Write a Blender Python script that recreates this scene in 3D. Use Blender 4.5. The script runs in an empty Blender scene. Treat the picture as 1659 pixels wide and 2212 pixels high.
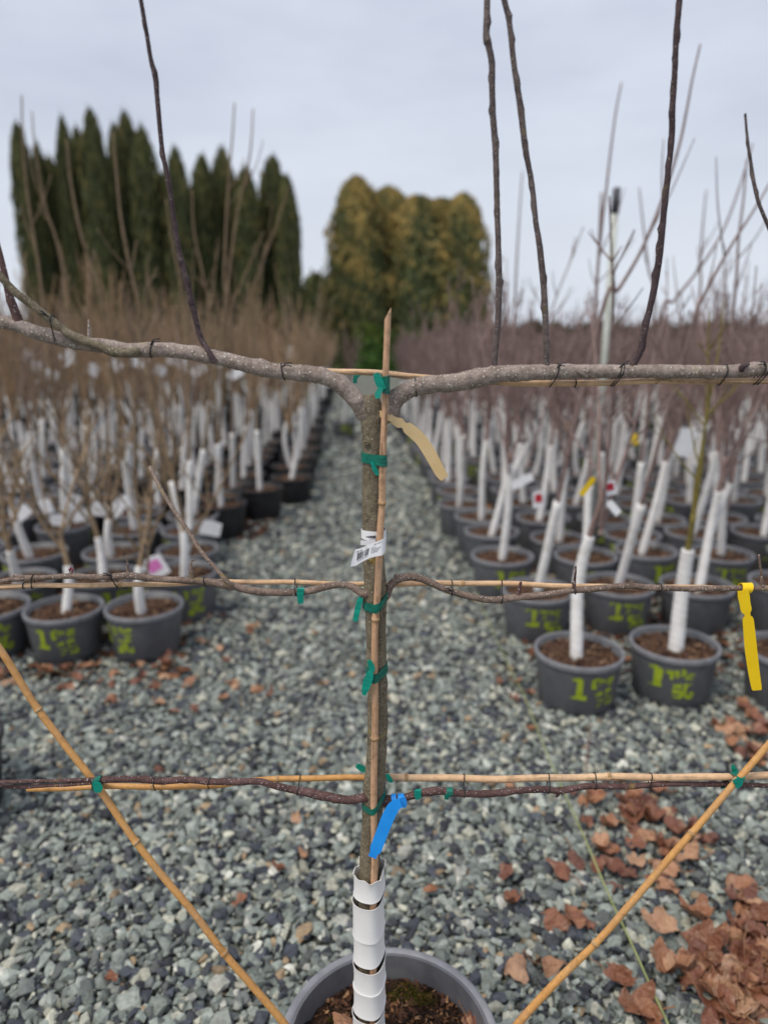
import bpy, bmesh, math, random
import numpy as np
from mathutils import Vector

rng = np.random.default_rng(7)
random.seed(7)
scene = bpy.context.scene
COL = scene.collection

# ------------------------------------------------------------------ camera
H = 1.55                      # eye height, metres
PITCH = math.radians(14.1)    # looking slightly down the aisle
FPX = 1534.0                  # focal length in units of the 1659 x 2212 measuring grid
cam_d = bpy.data.cameras.new("camera")
cam_d.sensor_fit = 'VERTICAL'
cam_d.sensor_height = 34.6
cam_d.lens = 34.6 * FPX / 2212.0
cam_d.clip_start = 0.05
cam_d.clip_end = 2000
cam_d.dof.use_dof = True
cam_d.dof.focus_distance = 1.15
cam_d.dof.aperture_fstop = 1.9
cam_d.dof.aperture_blades = 0
cam = bpy.data.objects.new("camera", cam_d)
cam.location = (0, 0, H)
cam.rotation_euler = (math.pi / 2 - PITCH, 0, 0)
COL.objects.link(cam)
scene.camera = cam

# ------------------------------------------------------------------ sky + sun (overcast)
SUN_EL, SUN_AZ = math.radians(48), math.radians(-35)
world = bpy.data.worlds.new("World")
scene.world = world
world.use_nodes = True
nt = world.node_tree
nt.nodes.clear()
N = nt.nodes.new
out = N('ShaderNodeOutputWorld')
bg = N('ShaderNodeBackground')
bg.inputs['Strength'].default_value = 0.1
sky = N('ShaderNodeTexSky')
sky.sky_type = 'NISHITA'
sky.sun_disc = False
sky.sun_elevation = SUN_EL
sky.sun_rotation = SUN_AZ
sky.dust_density = 4.0
sky.air_density = 1.5
tc = N('ShaderNodeTexCoord')
mp = N('ShaderNodeMapping')
mp.inputs['Scale'].default_value = (1.0, 1.0, 3.2)
nz = N('ShaderNodeTexNoise')
nz.inputs['Scale'].default_value = 2.2
nz.inputs['Detail'].default_value = 5
nz.inputs['Roughness'].default_value = 0.55
cr = N('ShaderNodeValToRGB')
cr.color_ramp.elements[0].position = 0.36
cr.color_ramp.elements[0].color = (3.55, 3.85, 4.60, 1)
cr.color_ramp.elements[1].position = 0.62
cr.color_ramp.elements[1].color = (4.36, 4.68, 5.40, 1)
sep = N('ShaderNodeSeparateXYZ')
hr = N('ShaderNodeMapRange')
hr.inputs['From Min'].default_value = 0.0
hr.inputs['From Max'].default_value = 0.28
hr.inputs['To Min'].default_value = 0.75
hr.inputs['To Max'].default_value = 0.0
hz = N('ShaderNodeMix')
hz.data_type = 'RGBA'
hz.inputs['B'].default_value = (5.05, 5.4, 5.92, 1)
mx = N('ShaderNodeMix')
mx.data_type = 'RGBA'
mx.inputs['Factor'].default_value = 0.93
L = nt.links.new
L(tc.outputs['Generated'], mp.inputs['Vector'])
L(mp.outputs['Vector'], nz.inputs['Vector'])
L(nz.outputs['Fac'], cr.inputs['Fac'])
L(tc.outputs['Generated'], sep.inputs[0])
L(sep.outputs['Z'], hr.inputs['Value'])
L(hr.outputs['Result'], hz.inputs['Factor'])
L(cr.outputs['Color'], hz.inputs['A'])
L(sky.outputs['Color'], mx.inputs['A'])
L(hz.outputs['Result'], mx.inputs['B'])
L(mx.outputs['Result'], bg.inputs['Color'])
L(bg.outputs['Background'], out.inputs['Surface'])

sun_d = bpy.data.lights.new("sun", 'SUN')
sun_d.energy = 1.5
sun_d.angle = math.radians(22)
sun_d.color = (1.0, 0.93, 0.82)
sun = bpy.data.objects.new("sun", sun_d)
COL.objects.link(sun)
# the cloud-softened sun stands behind the viewer's left shoulder
_d = Vector((-0.45, -0.35, 0.9)).normalized()
sun.rotation_euler = _d.to_track_quat('Z', 'Y').to_euler()
sky.sun_elevation = math.asin(_d.z)
sky.sun_rotation = math.atan2(_d.x, _d.y)

scene.view_settings.view_transform = 'Standard'
scene.view_settings.look = 'None'
scene.view_settings.exposure = 0.68
scene.view_settings.gamma = 1.0
scene.cycles.use_denoising = True
scene.cycles.max_bounces = 5
scene.cycles.diffuse_bounces = 3

# ------------------------------------------------------------------ helpers
CP, SP = math.cos(PITCH), math.sin(PITCH)


def P(x, y, Y):
    """point on the upright plane at distance Y seen along grid position x, y; second value = depth"""
    vx, vy = (x - 829.5) / FPX, (1106 - y) / FPX
    t = Y / (CP + vy * SP)
    return np.array((vx * t, Y, H + (-SP + vy * CP) * t)), t


def G(x, y, z=0.0):
    """point on the ground"""
    vx, vy = (x - 829.5) / FPX, (1106 - y) / FPX
    t = (z - H) / (-SP + vy * CP)
    return np.array((vx * t, (CP + vy * SP) * t, z))


class MB:
    """collects geometry for one mesh"""
    def __init__(s):
        s.v, s.f3, s.f4, s.n, s.c = [], [], [], 0, []

    def add(s, v, f, col=None):
        v = np.asarray(v, float).reshape(-1, 3)
        f = np.asarray(f, np.int64)
        if len(f):
            (s.f3 if f.shape[1] == 3 else s.f4).append(f + s.n)
        s.v.append(v)
        s.n += len(v)
        if col is not None:
            col = np.asarray(col, float)
            s.c.append(np.tile(col, (len(v), 1)) if col.ndim == 1 else col)
        return s

    def also(s, f):
        """faces on the vertices of the last add"""
        base = s.n - len(s.v[-1])
        f = np.asarray(f, np.int64)
        (s.f3 if f.shape[1] == 3 else s.f4).append(f + base)

    def mesh(s, name, smooth=True, origin=(0, 0, 0)):
        me = bpy.data.meshes.new(name)
        V = np.concatenate(s.v) - np.asarray(origin, float)
        fs = []
        if s.f3:
            fs.append(np.concatenate(s.f3))
        if s.f4:
            fs.append(np.concatenate(s.f4))
        loops = np.concatenate([f.ravel() for f in fs])
        tot = np.concatenate([np.full(len(f), f.shape[1]) for f in fs])
        start = np.concatenate([[0], np.cumsum(tot)[:-1]])
        me.vertices.add(len(V))
        me.vertices.foreach_set('co', V.ravel().astype(np.float32))
        me.loops.add(len(loops))
        me.loops.foreach_set('vertex_index', loops.astype(np.int32))
        me.polygons.add(len(tot))
        me.polygons.foreach_set('loop_start', start.astype(np.int32))
        me.polygons.foreach_set('loop_total', tot.astype(np.int32))
        me.polygons.foreach_set('use_smooth', np.full(len(tot), smooth, bool))
        if s.c:
            C = np.concatenate(s.c)
            at = me.attributes.new('tone', 'FLOAT_COLOR', 'POINT')
            at.data.foreach_set('color', np.concatenate([C, np.ones((len(C), 1))], 1).ravel().astype(np.float32))
        me.update()
        me.validate()
        return me


def link(name, me, mat, parent=None, loc=None, kind=None):
    o = bpy.data.objects.new(name, me)
    COL.objects.link(o)
    if me is not None and mat is not None and not me.materials:
        me.materials.append(mat)
    if parent is not None:
        o.parent = parent
    if loc is not None:
        o.location = loc
    if kind:
        o['kind'] = kind
    return o


def build(mb, name, mat, parent=None, origin=None, smooth=True, kind=None, sharp=False):
    """mesh in world space -> object whose origin is its parent's origin (or `origin`)"""
    if origin is None:
        origin = tuple(parent.get('_o', (0, 0, 0))) if parent is not None else (0, 0, 0)
        o = link(name, mb.mesh(name, smooth, origin), mat, parent, None, kind)
    else:
        o = link(name, mb.mesh(name, smooth, origin), mat, parent, origin, kind)
    if sharp:
        o.data.set_sharp_from_angle(angle=math.radians(38))
    o['_o'] = origin
    return o


def empty(name, loc):
    o = bpy.data.objects.new(name, None)
    o.empty_display_size = 0.1
    COL.objects.link(o)
    o.location = loc
    o['_o'] = tuple(float(a) for a in loc)
    return o


def tag(o, label, cat, group=None, kind=None):
    o['label'] = label
    o['category'] = cat
    if group:
        o['group'] = group
    if kind:
        o['kind'] = kind
    return o


def copy_tree(o, parent=None):
    c = o.copy()
    COL.objects.link(c)
    c.parent = parent
    for ch in o.children:
        copy_tree(ch, c)
    return c


def spline(pts, n):
    """Catmull-Rom through rows of pts, n samples per span"""
    p = np.asarray(pts, float)
    q = np.vstack([2 * p[0] - p[1], p, 2 * p[-1] - p[-2]])
    res = []
    for i in range(1, len(q) - 2):
        a, b, c, d = q[i - 1], q[i], q[i + 1], q[i + 2]
        for k in range(n):
            t = k / n
            res.append(0.5 * (2 * b + (c - a) * t + (2 * a - 5 * b + 4 * c - d) * t * t + (3 * b - a - 3 * c + d) * t ** 3))
    res.append(p[-1])
    return np.array(res)


def frames(p):
    T = np.gradient(p, axis=0)
    T /= np.linalg.norm(T, axis=1)[:, None] + 1e-12
    ref = np.array((0, -1.0, 0)) if abs(T[0][1]) < 0.9 else np.array((1.0, 0, 0))
    A = np.zeros_like(p)
    a = ref - T[0] * ref.dot(T[0])
    a /= np.linalg.norm(a)
    for i in range(len(p)):
        a = a - T[i] * a.dot(T[i])
        a /= np.linalg.norm(a) + 1e-12
        A[i] = a
    return T, A, np.cross(T, A)


def tube(mb, p, r, n=8, cap=True, col=None, ring=None):
    p = np.asarray(p, float)
    m = len(p)
    r = np.full(m, r, float) if np.isscalar(r) else np.asarray(r, float)
    T, A, B = frames(p)
    th = np.arange(n) * 2 * math.pi / n
    R = np.tile(r[:, None], (1, n))
    if ring is not None:
        R = R * ring
    v = p[:, None, :] + R[..., None] * (np.cos(th)[None, :, None] * A[:, None, :] + np.sin(th)[None, :, None] * B[:, None, :])
    v = v.reshape(-1, 3)
    i = np.arange(m - 1)[:, None] * n
    j = np.arange(n)[None, :]
    k = (j + 1) % n
    f = np.stack([i + j, i + k, i + n + k, i + n + j], -1).reshape(-1, 4)
    if cap:
        v = np.vstack([v, p[0], p[-1]])
    mb.add(v, f, col)
    if cap:
        jj = np.arange(n)
        kk = (jj + 1) % n
        mb.also(np.stack([np.full(n, m * n), kk, jj], -1))
        mb.also(np.stack([np.full(n, m * n + 1), (m - 1) * n + jj, (m - 1) * n + kk], -1))
    return mb


def ribbon(mb, p, w, thick=0.0006, closed=False, col=None):
    """thin solid strip: centre line p, half-width vectors w"""
    p, w = np.asarray(p, float), np.asarray(w, float)
    m = len(p)
    if closed:
        T = np.roll(p, -1, 0) - np.roll(p, 1, 0)
    else:
        T = np.gradient(p, axis=0)
    nn = np.cross(T, w)
    nn /= np.linalg.norm(nn, axis=1)[:, None] + 1e-12
    h = nn * thick / 2
    v = np.concatenate([p - w + h, p + w + h, p + w - h, p - w - h])
    idx = np.arange(m)
    nx = (idx + 1) % m
    if not closed:
        idx, nx = idx[:-1], nx[:-1]
    F = []
    for a, b in ((0, 1), (1, 2), (2, 3), (3, 0)):
        F.append(np.stack([a * m + idx, b * m + idx, b * m + nx, a * m + nx], -1))
    if not closed:
        F.append(np.array([[0, 3 * m, 2 * m, m]]))
        F.append(np.array([[m - 1, 2 * m - 1, 3 * m - 1, 4 * m - 1]]))
    mb.add(v, np.concatenate(F), col)
    return mb


def lathe(mb, prof, n=40, col=None, centre=(0, 0, 0), close=False):
    prof = np.asarray(prof, float)
    m = len(prof)
    th = np.arange(n) * 2 * math.pi / n
    v = np.stack([prof[:, 0][:, None] * np.cos(th), prof[:, 0][:, None] * np.sin(th), np.tile(prof[:, 1][:, None], (1, n))], -1).reshape(-1, 3) + np.asarray(centre)
    i = np.arange(m - 1)[:, None] * n
    j = np.arange(n)[None, :]
    k = (j + 1) % n
    mb.add(v, np.stack([i + j, i + k, i + n + k, i + n + j], -1).reshape(-1, 4), col)
    return mb


def box(mb, c, s, rz=0.0, col=None):
    c = np.asarray(c, float)
    v = np.array([(x, y, z) for x in (-.5, .5) for y in (-.5, .5) for z in (-.5, .5)]) * np.asarray(s)
    ca, sa = math.cos(rz), math.sin(rz)
    v = np.stack([v[:, 0] * ca - v[:, 1] * sa, v[:, 0] * sa + v[:, 1] * ca, v[:, 2]], -1) + c
    mb.add(v, [(0, 1, 3, 2), (4, 6, 7, 5), (0, 4, 5, 1), (2, 3, 7, 6), (0, 2, 6, 4), (1, 5, 7, 3)], col)
    return mb


def hull2(pts):
    pts = sorted(map(tuple, pts))
    def half(ps):
        h = []
        for p in ps:
            while len(h) > 1 and (h[-1][0] - h[-2][0]) * (p[1] - h[-2][1]) - (h[-1][1] - h[-2][1]) * (p[0] - h[-2][0]) <= 0:
                h.pop()
            h.append(p)
        return h
    a, b = half(pts), half(pts[::-1])
    return np.array(a[:-1] + b[:-1])


def hull_loop(circles, n=36):
    """closed loop hugging several circles (cx, cy, r), n evenly spaced points"""
    th = np.linspace(0, 2 * math.pi, 28, endpoint=False)
    pts = np.concatenate([np.stack([c[0] + c[2] * np.cos(th), c[1] + c[2] * np.sin(th)], -1) for c in circles])
    h = hull2(pts)
    h2 = np.vstack([h, h[0]])
    s = np.concatenate([[0], np.cumsum(np.linalg.norm(np.diff(h2, axis=0), axis=1))])
    u = np.linspace(0, s[-1], n, endpoint=False)
    return np.stack([np.interp(u, s, h2[:, 0]), np.interp(u, s, h2[:, 1])], -1)


# ------------------------------------------------------------------ materials
class NT:
    def __init__(s, name, rough=0.7, spec=0.3):
        s.m = bpy.data.materials.new(name)
        s.m.use_nodes = True
        s.t = s.m.node_tree
        s.b = s.t.nodes['Principled BSDF']
        s.b.inputs['Roughness'].default_value = rough
        s.b.inputs['Specular IOR Level'].default_value = spec
        s.co = s.t.nodes.new('ShaderNodeTexCoord').outputs['Object']

    def n(s, t, **kw):
        x = s.t.nodes.new(t)
        for k, v in kw.items():
            if hasattr(x, k) and k not in x.inputs:
                setattr(x, k, v)
            else:
                x.inputs[k].default_value = v
        return x

    def l(s, a, b):
        s.t.links.new(a, b)

    def stretch(s, sc):
        m = s.n('ShaderNodeMapping')
        m.inputs['Scale'].default_value = sc
        s.l(s.co, m.inputs['Vector'])
        return m.outputs['Vector']

    def noise(s, scale, detail=3, vec=None, rough=0.55):
        x = s.n('ShaderNodeTexNoise')
        x.inputs['Scale'].default_value = scale
        x.inputs['Detail'].default_value = detail
        x.inputs['Roughness'].default_value = rough
        s.l(vec if vec is not None else s.co, x.inputs['Vector'])
        return x.outputs['Fac']

    def ramp(s, fac, a, b):
        x = s.n('ShaderNodeMapRange')
        x.inputs['From Min'].default_value = a
        x.inputs['From Max'].default_value = b
        s.l(fac, x.inputs['Value'])
        return x.outputs['Result']

    def mix(s, fac, a, b, mode='MIX'):
        x = s.n('ShaderNodeMix')
        x.data_type = 'RGBA'
        x.blend_type = mode
        for sock, val in (('Factor', fac), ('A', a), ('B', b)):
            if hasattr(val, 'links'):
                s.l(val, x.inputs[sock])
            elif sock == 'Factor':
                x.inputs[sock].default_value = val
            else:
                x.inputs[sock].default_value = (*val, 1)
        return x.outputs['Result']

    def mul(s, a, b):
        x = s.n('ShaderNodeMath')
        x.operation = 'MULTIPLY'
        for k, v in enumerate((a, b)):
            if hasattr(v, 'links'):
                s.l(v, x.inputs[k])
            else:
                x.inputs[k].default_value = v
        return x.outputs[0]

    def bump(s, h, strength=0.3, dist=0.002):
        x = s.n('ShaderNodeBump')
        x.inputs['Strength'].default_value = strength
        x.inputs['Distance'].default_value = dist
        s.l(h, x.inputs['Height'])
        s.l(x.outputs['Normal'], s.b.inputs['Normal'])

    def done(s, col):
        if hasattr(col, 'links'):
            s.l(col, s.b.inputs['Base Color'])
        else:
            s.b.inputs['Base Color'].default_value = (*col, 1)
        return s.m


def simple(name, c1, c2, scale=30, rough=0.7, spec=0.3, bump=0.2, dist=0.002, sc=(1, 1, 1), rnd=0.0):
    t = NT(name, rough, spec)
    v = t.stretch(sc)
    f = t.ramp(t.noise(scale, 4, v), 0.3, 0.7)
    col = t.mix(f, c1, c2)
    if rnd:
        oi = t.n('ShaderNodeObjectInfo')
        col = t.mix(t.mul(oi.outputs['Random'], rnd), col, tuple(a * 0.45 for a in c1))
    t.bump(t.noise(scale * 2.3, 3, v), bump, dist)
    return t.done(col)


def bark(name, dark, light, dot, lichen, dot_amt=0.5, dot_scale=230):
    t = NT(name, 0.72, 0.25)
    base = t.mix(t.ramp(t.noise(30, 6, None, 0.65), 0.36, 0.66), dark, light)
    fine = t.ramp(t.noise(140, 3), 0.35, 0.7)
    base = t.mix(t.mul(fine, 0.6), base, tuple(a * 0.4 for a in dark))
    base = t.mix(t.mul(t.ramp(t.noise(420, 2), 0.5, 0.7), 0.4), base, tuple(min(1, a * 1.45) for a in light))
    vo = t.n('ShaderNodeTexVoronoi')
    vo.inputs['Scale'].default_value = dot_scale
    t.l(t.co, vo.inputs['Vector'])
    dots = t.ramp(vo.outputs['Distance'], 0.36, 0.22)
    keep = t.n('ShaderNodeMath')
    keep.operation = 'LESS_THAN'
    sx = t.n('ShaderNodeSeparateColor')
    t.l(vo.outputs['Color'], sx.inputs[0])
    t.l(sx.outputs[0], keep.inputs[0])
    keep.inputs[1].default_value = dot_amt
    dmask = t.mul(dots, keep.outputs[0])
    base = t.mix(t.mul(dmask, 0.85), base, dot)
    li = t.mul(t.ramp(t.noise(34, 4), 0.60, 0.70), t.ramp(t.noise(9, 2), 0.5, 0.62))
    base = t.mix(t.mul(li, 0.8), base, lichen)
    h = t.n('ShaderNodeMath')
    h.operation = 'ADD'
    t.l(t.noise(90, 4), h.inputs[0])
    t.l(dmask, h.inputs[1])
    t.bump(h.outputs[0], 0.8, 0.0022)
    return t.done(base)


M = {}
M['bark_trunk'] = bark('bark_trunk', (0.125, 0.10, 0.062), (0.245, 0.205, 0.145), (0.38, 0.34, 0.26), (0.33, 0.24, 0.06), 0.35, 210)
M['bark_top'] = bark('bark_top', (0.21, 0.16, 0.13), (0.40, 0.33, 0.295), (0.70, 0.64, 0.54), (0.30, 0.26, 0.07), 0.42, 200)
M['bark_mid'] = bark('bark_mid', (0.13, 0.09, 0.07), (0.28, 0.205, 0.165), (0.55, 0.50, 0.45), (0.24, 0.19, 0.05), 0.4, 260)
M['bark_low'] = bark('bark_low', (0.070, 0.036, 0.032), (0.155, 0.088, 0.082), (0.48, 0.42, 0.42), (0.25, 0.17, 0.05), 0.35, 260)
M['bark_shoot'] = bark('bark_shoot', (0.075, 0.055, 0.055), (0.17, 0.135, 0.125), (0.30, 0.27, 0.25), (0.16, 0.13, 0.06), 0.25, 240)
M['bark_shoot_dark'] = bark('bark_shoot_dark', (0.045, 0.028, 0.032), (0.10, 0.068, 0.070), (0.22, 0.19, 0.18), (0.12, 0.10, 0.05), 0.2, 240)


def cane_mat(name, c1, c2, speck=0.3, sc=None):
    t = NT(name, 0.5, 0.4)
    base = t.mix(t.ramp(t.noise(9, 3), 0.3, 0.7), c1, c2)
    if sc:     # long drying cracks along the cane
        base = t.mix(t.mul(t.ramp(t.noise(1.0, 3, t.stretch(sc)), 0.56, 0.66), 0.75), base, tuple(a * 0.3 for a in c1))
    base = t.mix(t.mul(t.ramp(t.noise(13, 5), 0.5, 0.72), 0.4), base, (0.36, 0.27, 0.19))
    base = t.mix(t.mul(t.ramp(t.noise(260, 2), 0.62, 0.72), speck), base, (0.10, 0.05, 0.025))
    base = t.mix(t.mul(t.ramp(t.noise(42, 4), 0.56, 0.74), 0.55), base, tuple(a * 0.42 for a in c1))
    base = t.mix(t.mul(t.ramp(t.noise(120, 5), 0.40, 0.75), 0.35), base, tuple(min(1, a * 1.5) for a in c2))
    t.bump(t.noise(180, 3), 0.3, 0.0008)
    return t.done(base)


M['cane_weathered'] = cane_mat('cane_weathered', (0.43, 0.24, 0.135), (0.58, 0.36, 0.22), 0.3, (190, 190, 5))
M['cane_fresh'] = cane_mat('cane_fresh', (0.46, 0.215, 0.060), (0.56, 0.295, 0.095), 0.45)
M['cane_pale'] = cane_mat('cane_pale', (0.54, 0.33, 0.18), (0.66, 0.44, 0.26), 0.3, (4, 190, 190))
M['cane_grey'] = cane_mat('cane_grey', (0.40, 0.30, 0.24), (0.55, 0.43, 0.36), 0.4)
M['cane_node'] = simple('cane_node', (0.30, 0.18, 0.08), (0.5, 0.33, 0.18), 120, 0.6)


def tape_mat(name, c1, c2, trans=0.0):
    t = NT(name, 0.32, 0.5)
    v = t.stretch((1, 1, 6))
    base = t.mix(t.ramp(t.noise(60, 3, v), 0.35, 0.65), c1, c2)
    t.bump(t.noise(90, 3, v), 0.35, 0.001)
    return t.done(base)


M['tape'] = tape_mat('tape', (0.0, 0.20, 0.145), (0.0, 0.30, 0.22))
M['tape_dark'] = tape_mat('tape_dark', (0.0, 0.10, 0.068), (0.002, 0.17, 0.12))
M['wire'] = simple('wire', (0.012, 0.012, 0.013), (0.03, 0.03, 0.03), 200, 0.5)
M['tag_yellow'] = simple('tag_yellow', (0.86, 0.56, 0.005), (0.92, 0.64, 0.01), 25, 0.45, 0.4, 0.1, 0.001)
M['tag_blue'] = simple('tag_blue', (0.01, 0.27, 0.82), (0.02, 0.33, 0.90), 25, 0.45, 0.4, 0.1, 0.001)
M['tag_beige'] = simple('tag_beige', (0.66, 0.46, 0.22), (0.76, 0.58, 0.33), 18, 0.5, 0.35, 0.1, 0.001)
M['tag_white'] = simple('tag_white', (0.76, 0.76, 0.78), (0.84, 0.84, 0.86), 20, 0.5, 0.35, 0.05, 0.001)
M['print'] = simple('print', (0.06, 0.06, 0.07), (0.12, 0.12, 0.13), 200, 0.6)
M['print_pale'] = simple('print_pale', (0.30, 0.30, 0.32), (0.42, 0.42, 0.44), 200, 0.6)
M['wrap'] = simple('wrap', (0.74, 0.73, 0.72), (0.82, 0.81, 0.80), 14, 0.42, 0.4, 0.12, 0.002)
t_ = NT('wrap_far', 0.55, 0.3)
v_ = t_.stretch((1, 1, 1.6))
b_ = t_.mix(t_.ramp(t_.noise(16, 4, v_), 0.35, 0.75), (0.78, 0.77, 0.76), (0.60, 0.58, 0.55))
b_ = t_.mix(t_.mul(t_.ramp(t_.noise(7, 5), 0.55, 0.75), 0.3), b_, (0.40, 0.35, 0.29))
M['wrap_far'] = t_.done(b_)
M['pot_grey'] = simple('pot_grey', (0.085, 0.088, 0.098), (0.12, 0.124, 0.136), 14, 0.48, 0.4, 0.15, 0.002, rnd=0.25)
M['pot_rim'] = simple('pot_rim', (0.16, 0.163, 0.178), (0.22, 0.223, 0.238), 30, 0.45, 0.4, 0.15, 0.002)
M['pot_main'] = simple('pot_main', (0.10, 0.10, 0.11), (0.155, 0.155, 0.165), 22, 0.48, 0.4, 0.2, 0.002)
M['pot_main_rim'] = simple('pot_main_rim', (0.20, 0.20, 0.215), (0.28, 0.28, 0.30), 30, 0.45, 0.4, 0.2, 0.002)
M['pot_black'] = simple('pot_black', (0.012, 0.012, 0.014), (0.03, 0.03, 0.033), 14, 0.5, 0.4, 0.15, 0.002)
M['paint'] = simple('paint', (0.25, 0.33, 0.015), (0.36, 0.44, 0.04), 40, 0.6, 0.2)
M['soil'] = simple('soil', (0.04, 0.022, 0.014), (0.17, 0.095, 0.06), 38, 0.95, 0.1, 1.0, 0.02, rnd=0.4)
M['soil_main'] = simple('soil_main', (0.012, 0.007, 0.005), (0.06, 0.032, 0.02), 45, 0.9, 0.2, 1.0, 0.012)


def tone_mat(name, rough=0.8, spec=0.2, amt=0.35, scale=60, bump=0.3, dist=0.003, trans=0.0):
    t = NT(name, rough, spec)
    a = t.n('ShaderNodeAttribute')
    a.attribute_name = 'tone'
    f = t.ramp(t.noise(scale, 4), 0.3, 0.7)
    dk = t.mix(1.0, a.outputs['Color'], (1 - amt,) * 3, 'MULTIPLY')
    lt = t.mix(1.0, a.outputs['Color'], (1 + amt,) * 3, 'MULTIPLY')
    if bump:
        t.bump(t.noise(scale * 2, 4), bump, dist)
    return t.done(t.mix(f, dk, lt))


M['stone'] = tone_mat('stone', 0.62, 0.35, 0.32, 75, 0.4, 0.004)
M['chip'] = tone_mat('chip', 0.85, 0.15, 0.4, 90, 0.5, 0.003)
M['foliage'] = tone_mat('foliage', 0.75, 0.15, 0.3, 2.0, 0)
M['twig'] = tone_mat('twig', 0.8, 0.15, 0.25, 30, 0.2, 0.002)
M['leaf'] = None
t_ = NT('leaf', 0.42, 0.5)
oi = t_.n('ShaderNodeObjectInfo')
lr = t_.n('ShaderNodeValToRGB')
for k_, (p_, c_) in enumerate(((0.0, (0.13, 0.05, 0.035)), (0.35, (0.24, 0.092, 0.05)), (0.7, (0.40, 0.19, 0.095)), (1.0, (0.54, 0.34, 0.21)))):
    e_ = lr.color_ramp.elements[k_] if k_ < 2 else lr.color_ramp.elements.new(p_)
    e_.position = p_
    e_.color = (*c_, 1)
t_.l(oi.outputs['Random'], lr.inputs['Fac'])
b_ = lr.outputs['Color']
b_ = t_.mix(t_.mul(t_.ramp(t_.noise(4.5, 6), 0.42, 0.75), 0.6), b_, (0.17, 0.07, 0.045))
b_ = t_.mix(t_.mul(t_.ramp(t_.noise(2.2, 5), 0.52, 0.72), 0.6), b_, (0.50, 0.33, 0.23))
t_.bump(t_.noise(6, 4), 0.5, 0.03)
M['leaf'] = t_.done(b_)
M['leaf_vein'] = simple('leaf_vein', (0.24, 0.12, 0.06), (0.34, 0.18, 0.10), 80, 0.7)
M['moss'] = simple('moss', (0.05, 0.052, 0.008), (0.15, 0.13, 0.02), 200, 0.9, 0.1, 0.8, 0.004)
M['stalk'] = simple('stalk', (0.26, 0.30, 0.10), (0.38, 0.40, 0.18), 40, 0.6)
M['stalk_red'] = simple('stalk_red', (0.16, 0.07, 0.06), (0.24, 0.11, 0.09), 40, 0.6)
M['trunk_conifer'] = simple('trunk_conifer', (0.04, 0.028, 0.018), (0.08, 0.055, 0.035), 8, 0.9)
M['red_print'] = simple('red_print', (0.42, 0.015, 0.03), (0.5, 0.03, 0.05), 60, 0.5)
M['green_print'] = simple('green_print', (0.10, 0.22, 0.06), (0.2, 0.32, 0.14), 60, 0.5)
M['pink_print'] = simple('pink_print', (0.62, 0.10, 0.40), (0.75, 0.3, 0.58), 60, 0.5)
M['pole'] = simple('pole', (0.45, 0.48, 0.42), (0.6, 0.62, 0.57), 10, 0.6)
M['bud'] = simple('bud', (0.16, 0.02, 0.045), (0.30, 0.05, 0.09), 300, 0.6)
M['shed'] = simple('shed', (0.10, 0.11, 0.14), (0.14, 0.15, 0.18), 3, 0.6)
M['shed_roof'] = simple('shed_roof', (0.38, 0.40, 0.44), (0.45, 0.47, 0.5), 3, 0.5)
M['glass'] = simple('glass', (0.02, 0.025, 0.03), (0.03, 0.035, 0.04), 3, 0.08, 0.6, 0.0)

# ------------------------------------------------------------------ ground
t_ = NT('ground', 0.85, 0.15)
vo = t_.n('ShaderNodeTexVoronoi')
vo.inputs['Scale'].default_value = 30
t_.l(t_.co, vo.inputs['Vector'])
hs = t_.n('ShaderNodeSeparateColor')
t_.l(vo.outputs['Color'], hs.inputs[0])
b_ = t_.mix(hs.outputs[0], (0.17, 0.18, 0.155), (0.33, 0.345, 0.29))
b_ = t_.mix(t_.ramp(vo.outputs['Distance'], 0.25, 0.75), b_, (0.07, 0.072, 0.064))
b_ = t_.mix(t_.mul(t_.ramp(t_.noise(1.4, 4), 0.55, 0.75), 0.45), b_, (0.12, 0.075, 0.045))
t_.bump(vo.outputs['Distance'], 0.8, -0.015)
M['ground'] = t_.done(b_)
mb = MB()
g = np.array([(-400, -20, -0.012), (400, -20, -0.012), (400, 900, -0.012), (-400, 900, -0.012)], float)
mb.add(g, [(0, 1, 2, 3)])
o = build(mb, 'ground', M['ground'], None, (0, 0, 0), False, 'structure')
tag(o, 'ground of crushed grey gravel running down the nursery aisle', 'ground', None, 'structure')


def rock_protos(k, lo=9, hi=13):
    ps = []
    for _ in range(k):
        bm = bmesh.new()
        nv = rng.integers(lo, hi)
        d = rng.normal(size=(nv, 3))
        d /= np.linalg.norm(d, axis=1)[:, None]
        d *= rng.uniform(0.75, 1.1, (nv, 1))
        for p in d:
            bm.verts.new(p)
        r = bmesh.ops.convex_hull(bm, input=bm.verts)
        junk = [e for e in r['geom_interior'] if isinstance(e, bmesh.types.BMVert)]
        bmesh.ops.delete(bm, geom=junk, context='VERTS')
        bmesh.ops.triangulate(bm, faces=bm.faces)
        bm.verts.index_update()
        ps.append((np.array([v.co[:] for v in bm.verts]), np.array([[v.index for v in f.verts] for f in bm.faces])))
        bm.free()
    return ps


def rot_mats(n, tilt=math.pi):
    z1 = rng.uniform(0, 2 * math.pi, n)
    x1 = rng.uniform(-tilt, tilt, n)
    z2 = rng.uniform(0, 2 * math.pi, n)
    def Rz(a):
        c, s, o, e = np.cos(a), np.sin(a), np.zeros_like(a), np.ones_like(a)
        return np.stack([np.stack([c, -s, o], -1), np.stack([s, c, o], -1), np.stack([o, o, e], -1)], -2)
    def Rx(a):
        c, s, o, e = np.cos(a), np.sin(a), np.zeros_like(a), np.ones_like(a)
        return np.stack([np.stack([e, o, o], -1), np.stack([o, c, -s], -1), np.stack([o, s, c], -1)], -2)
    return Rz(z2) @ Rx(x1) @ Rz(z1)


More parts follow.
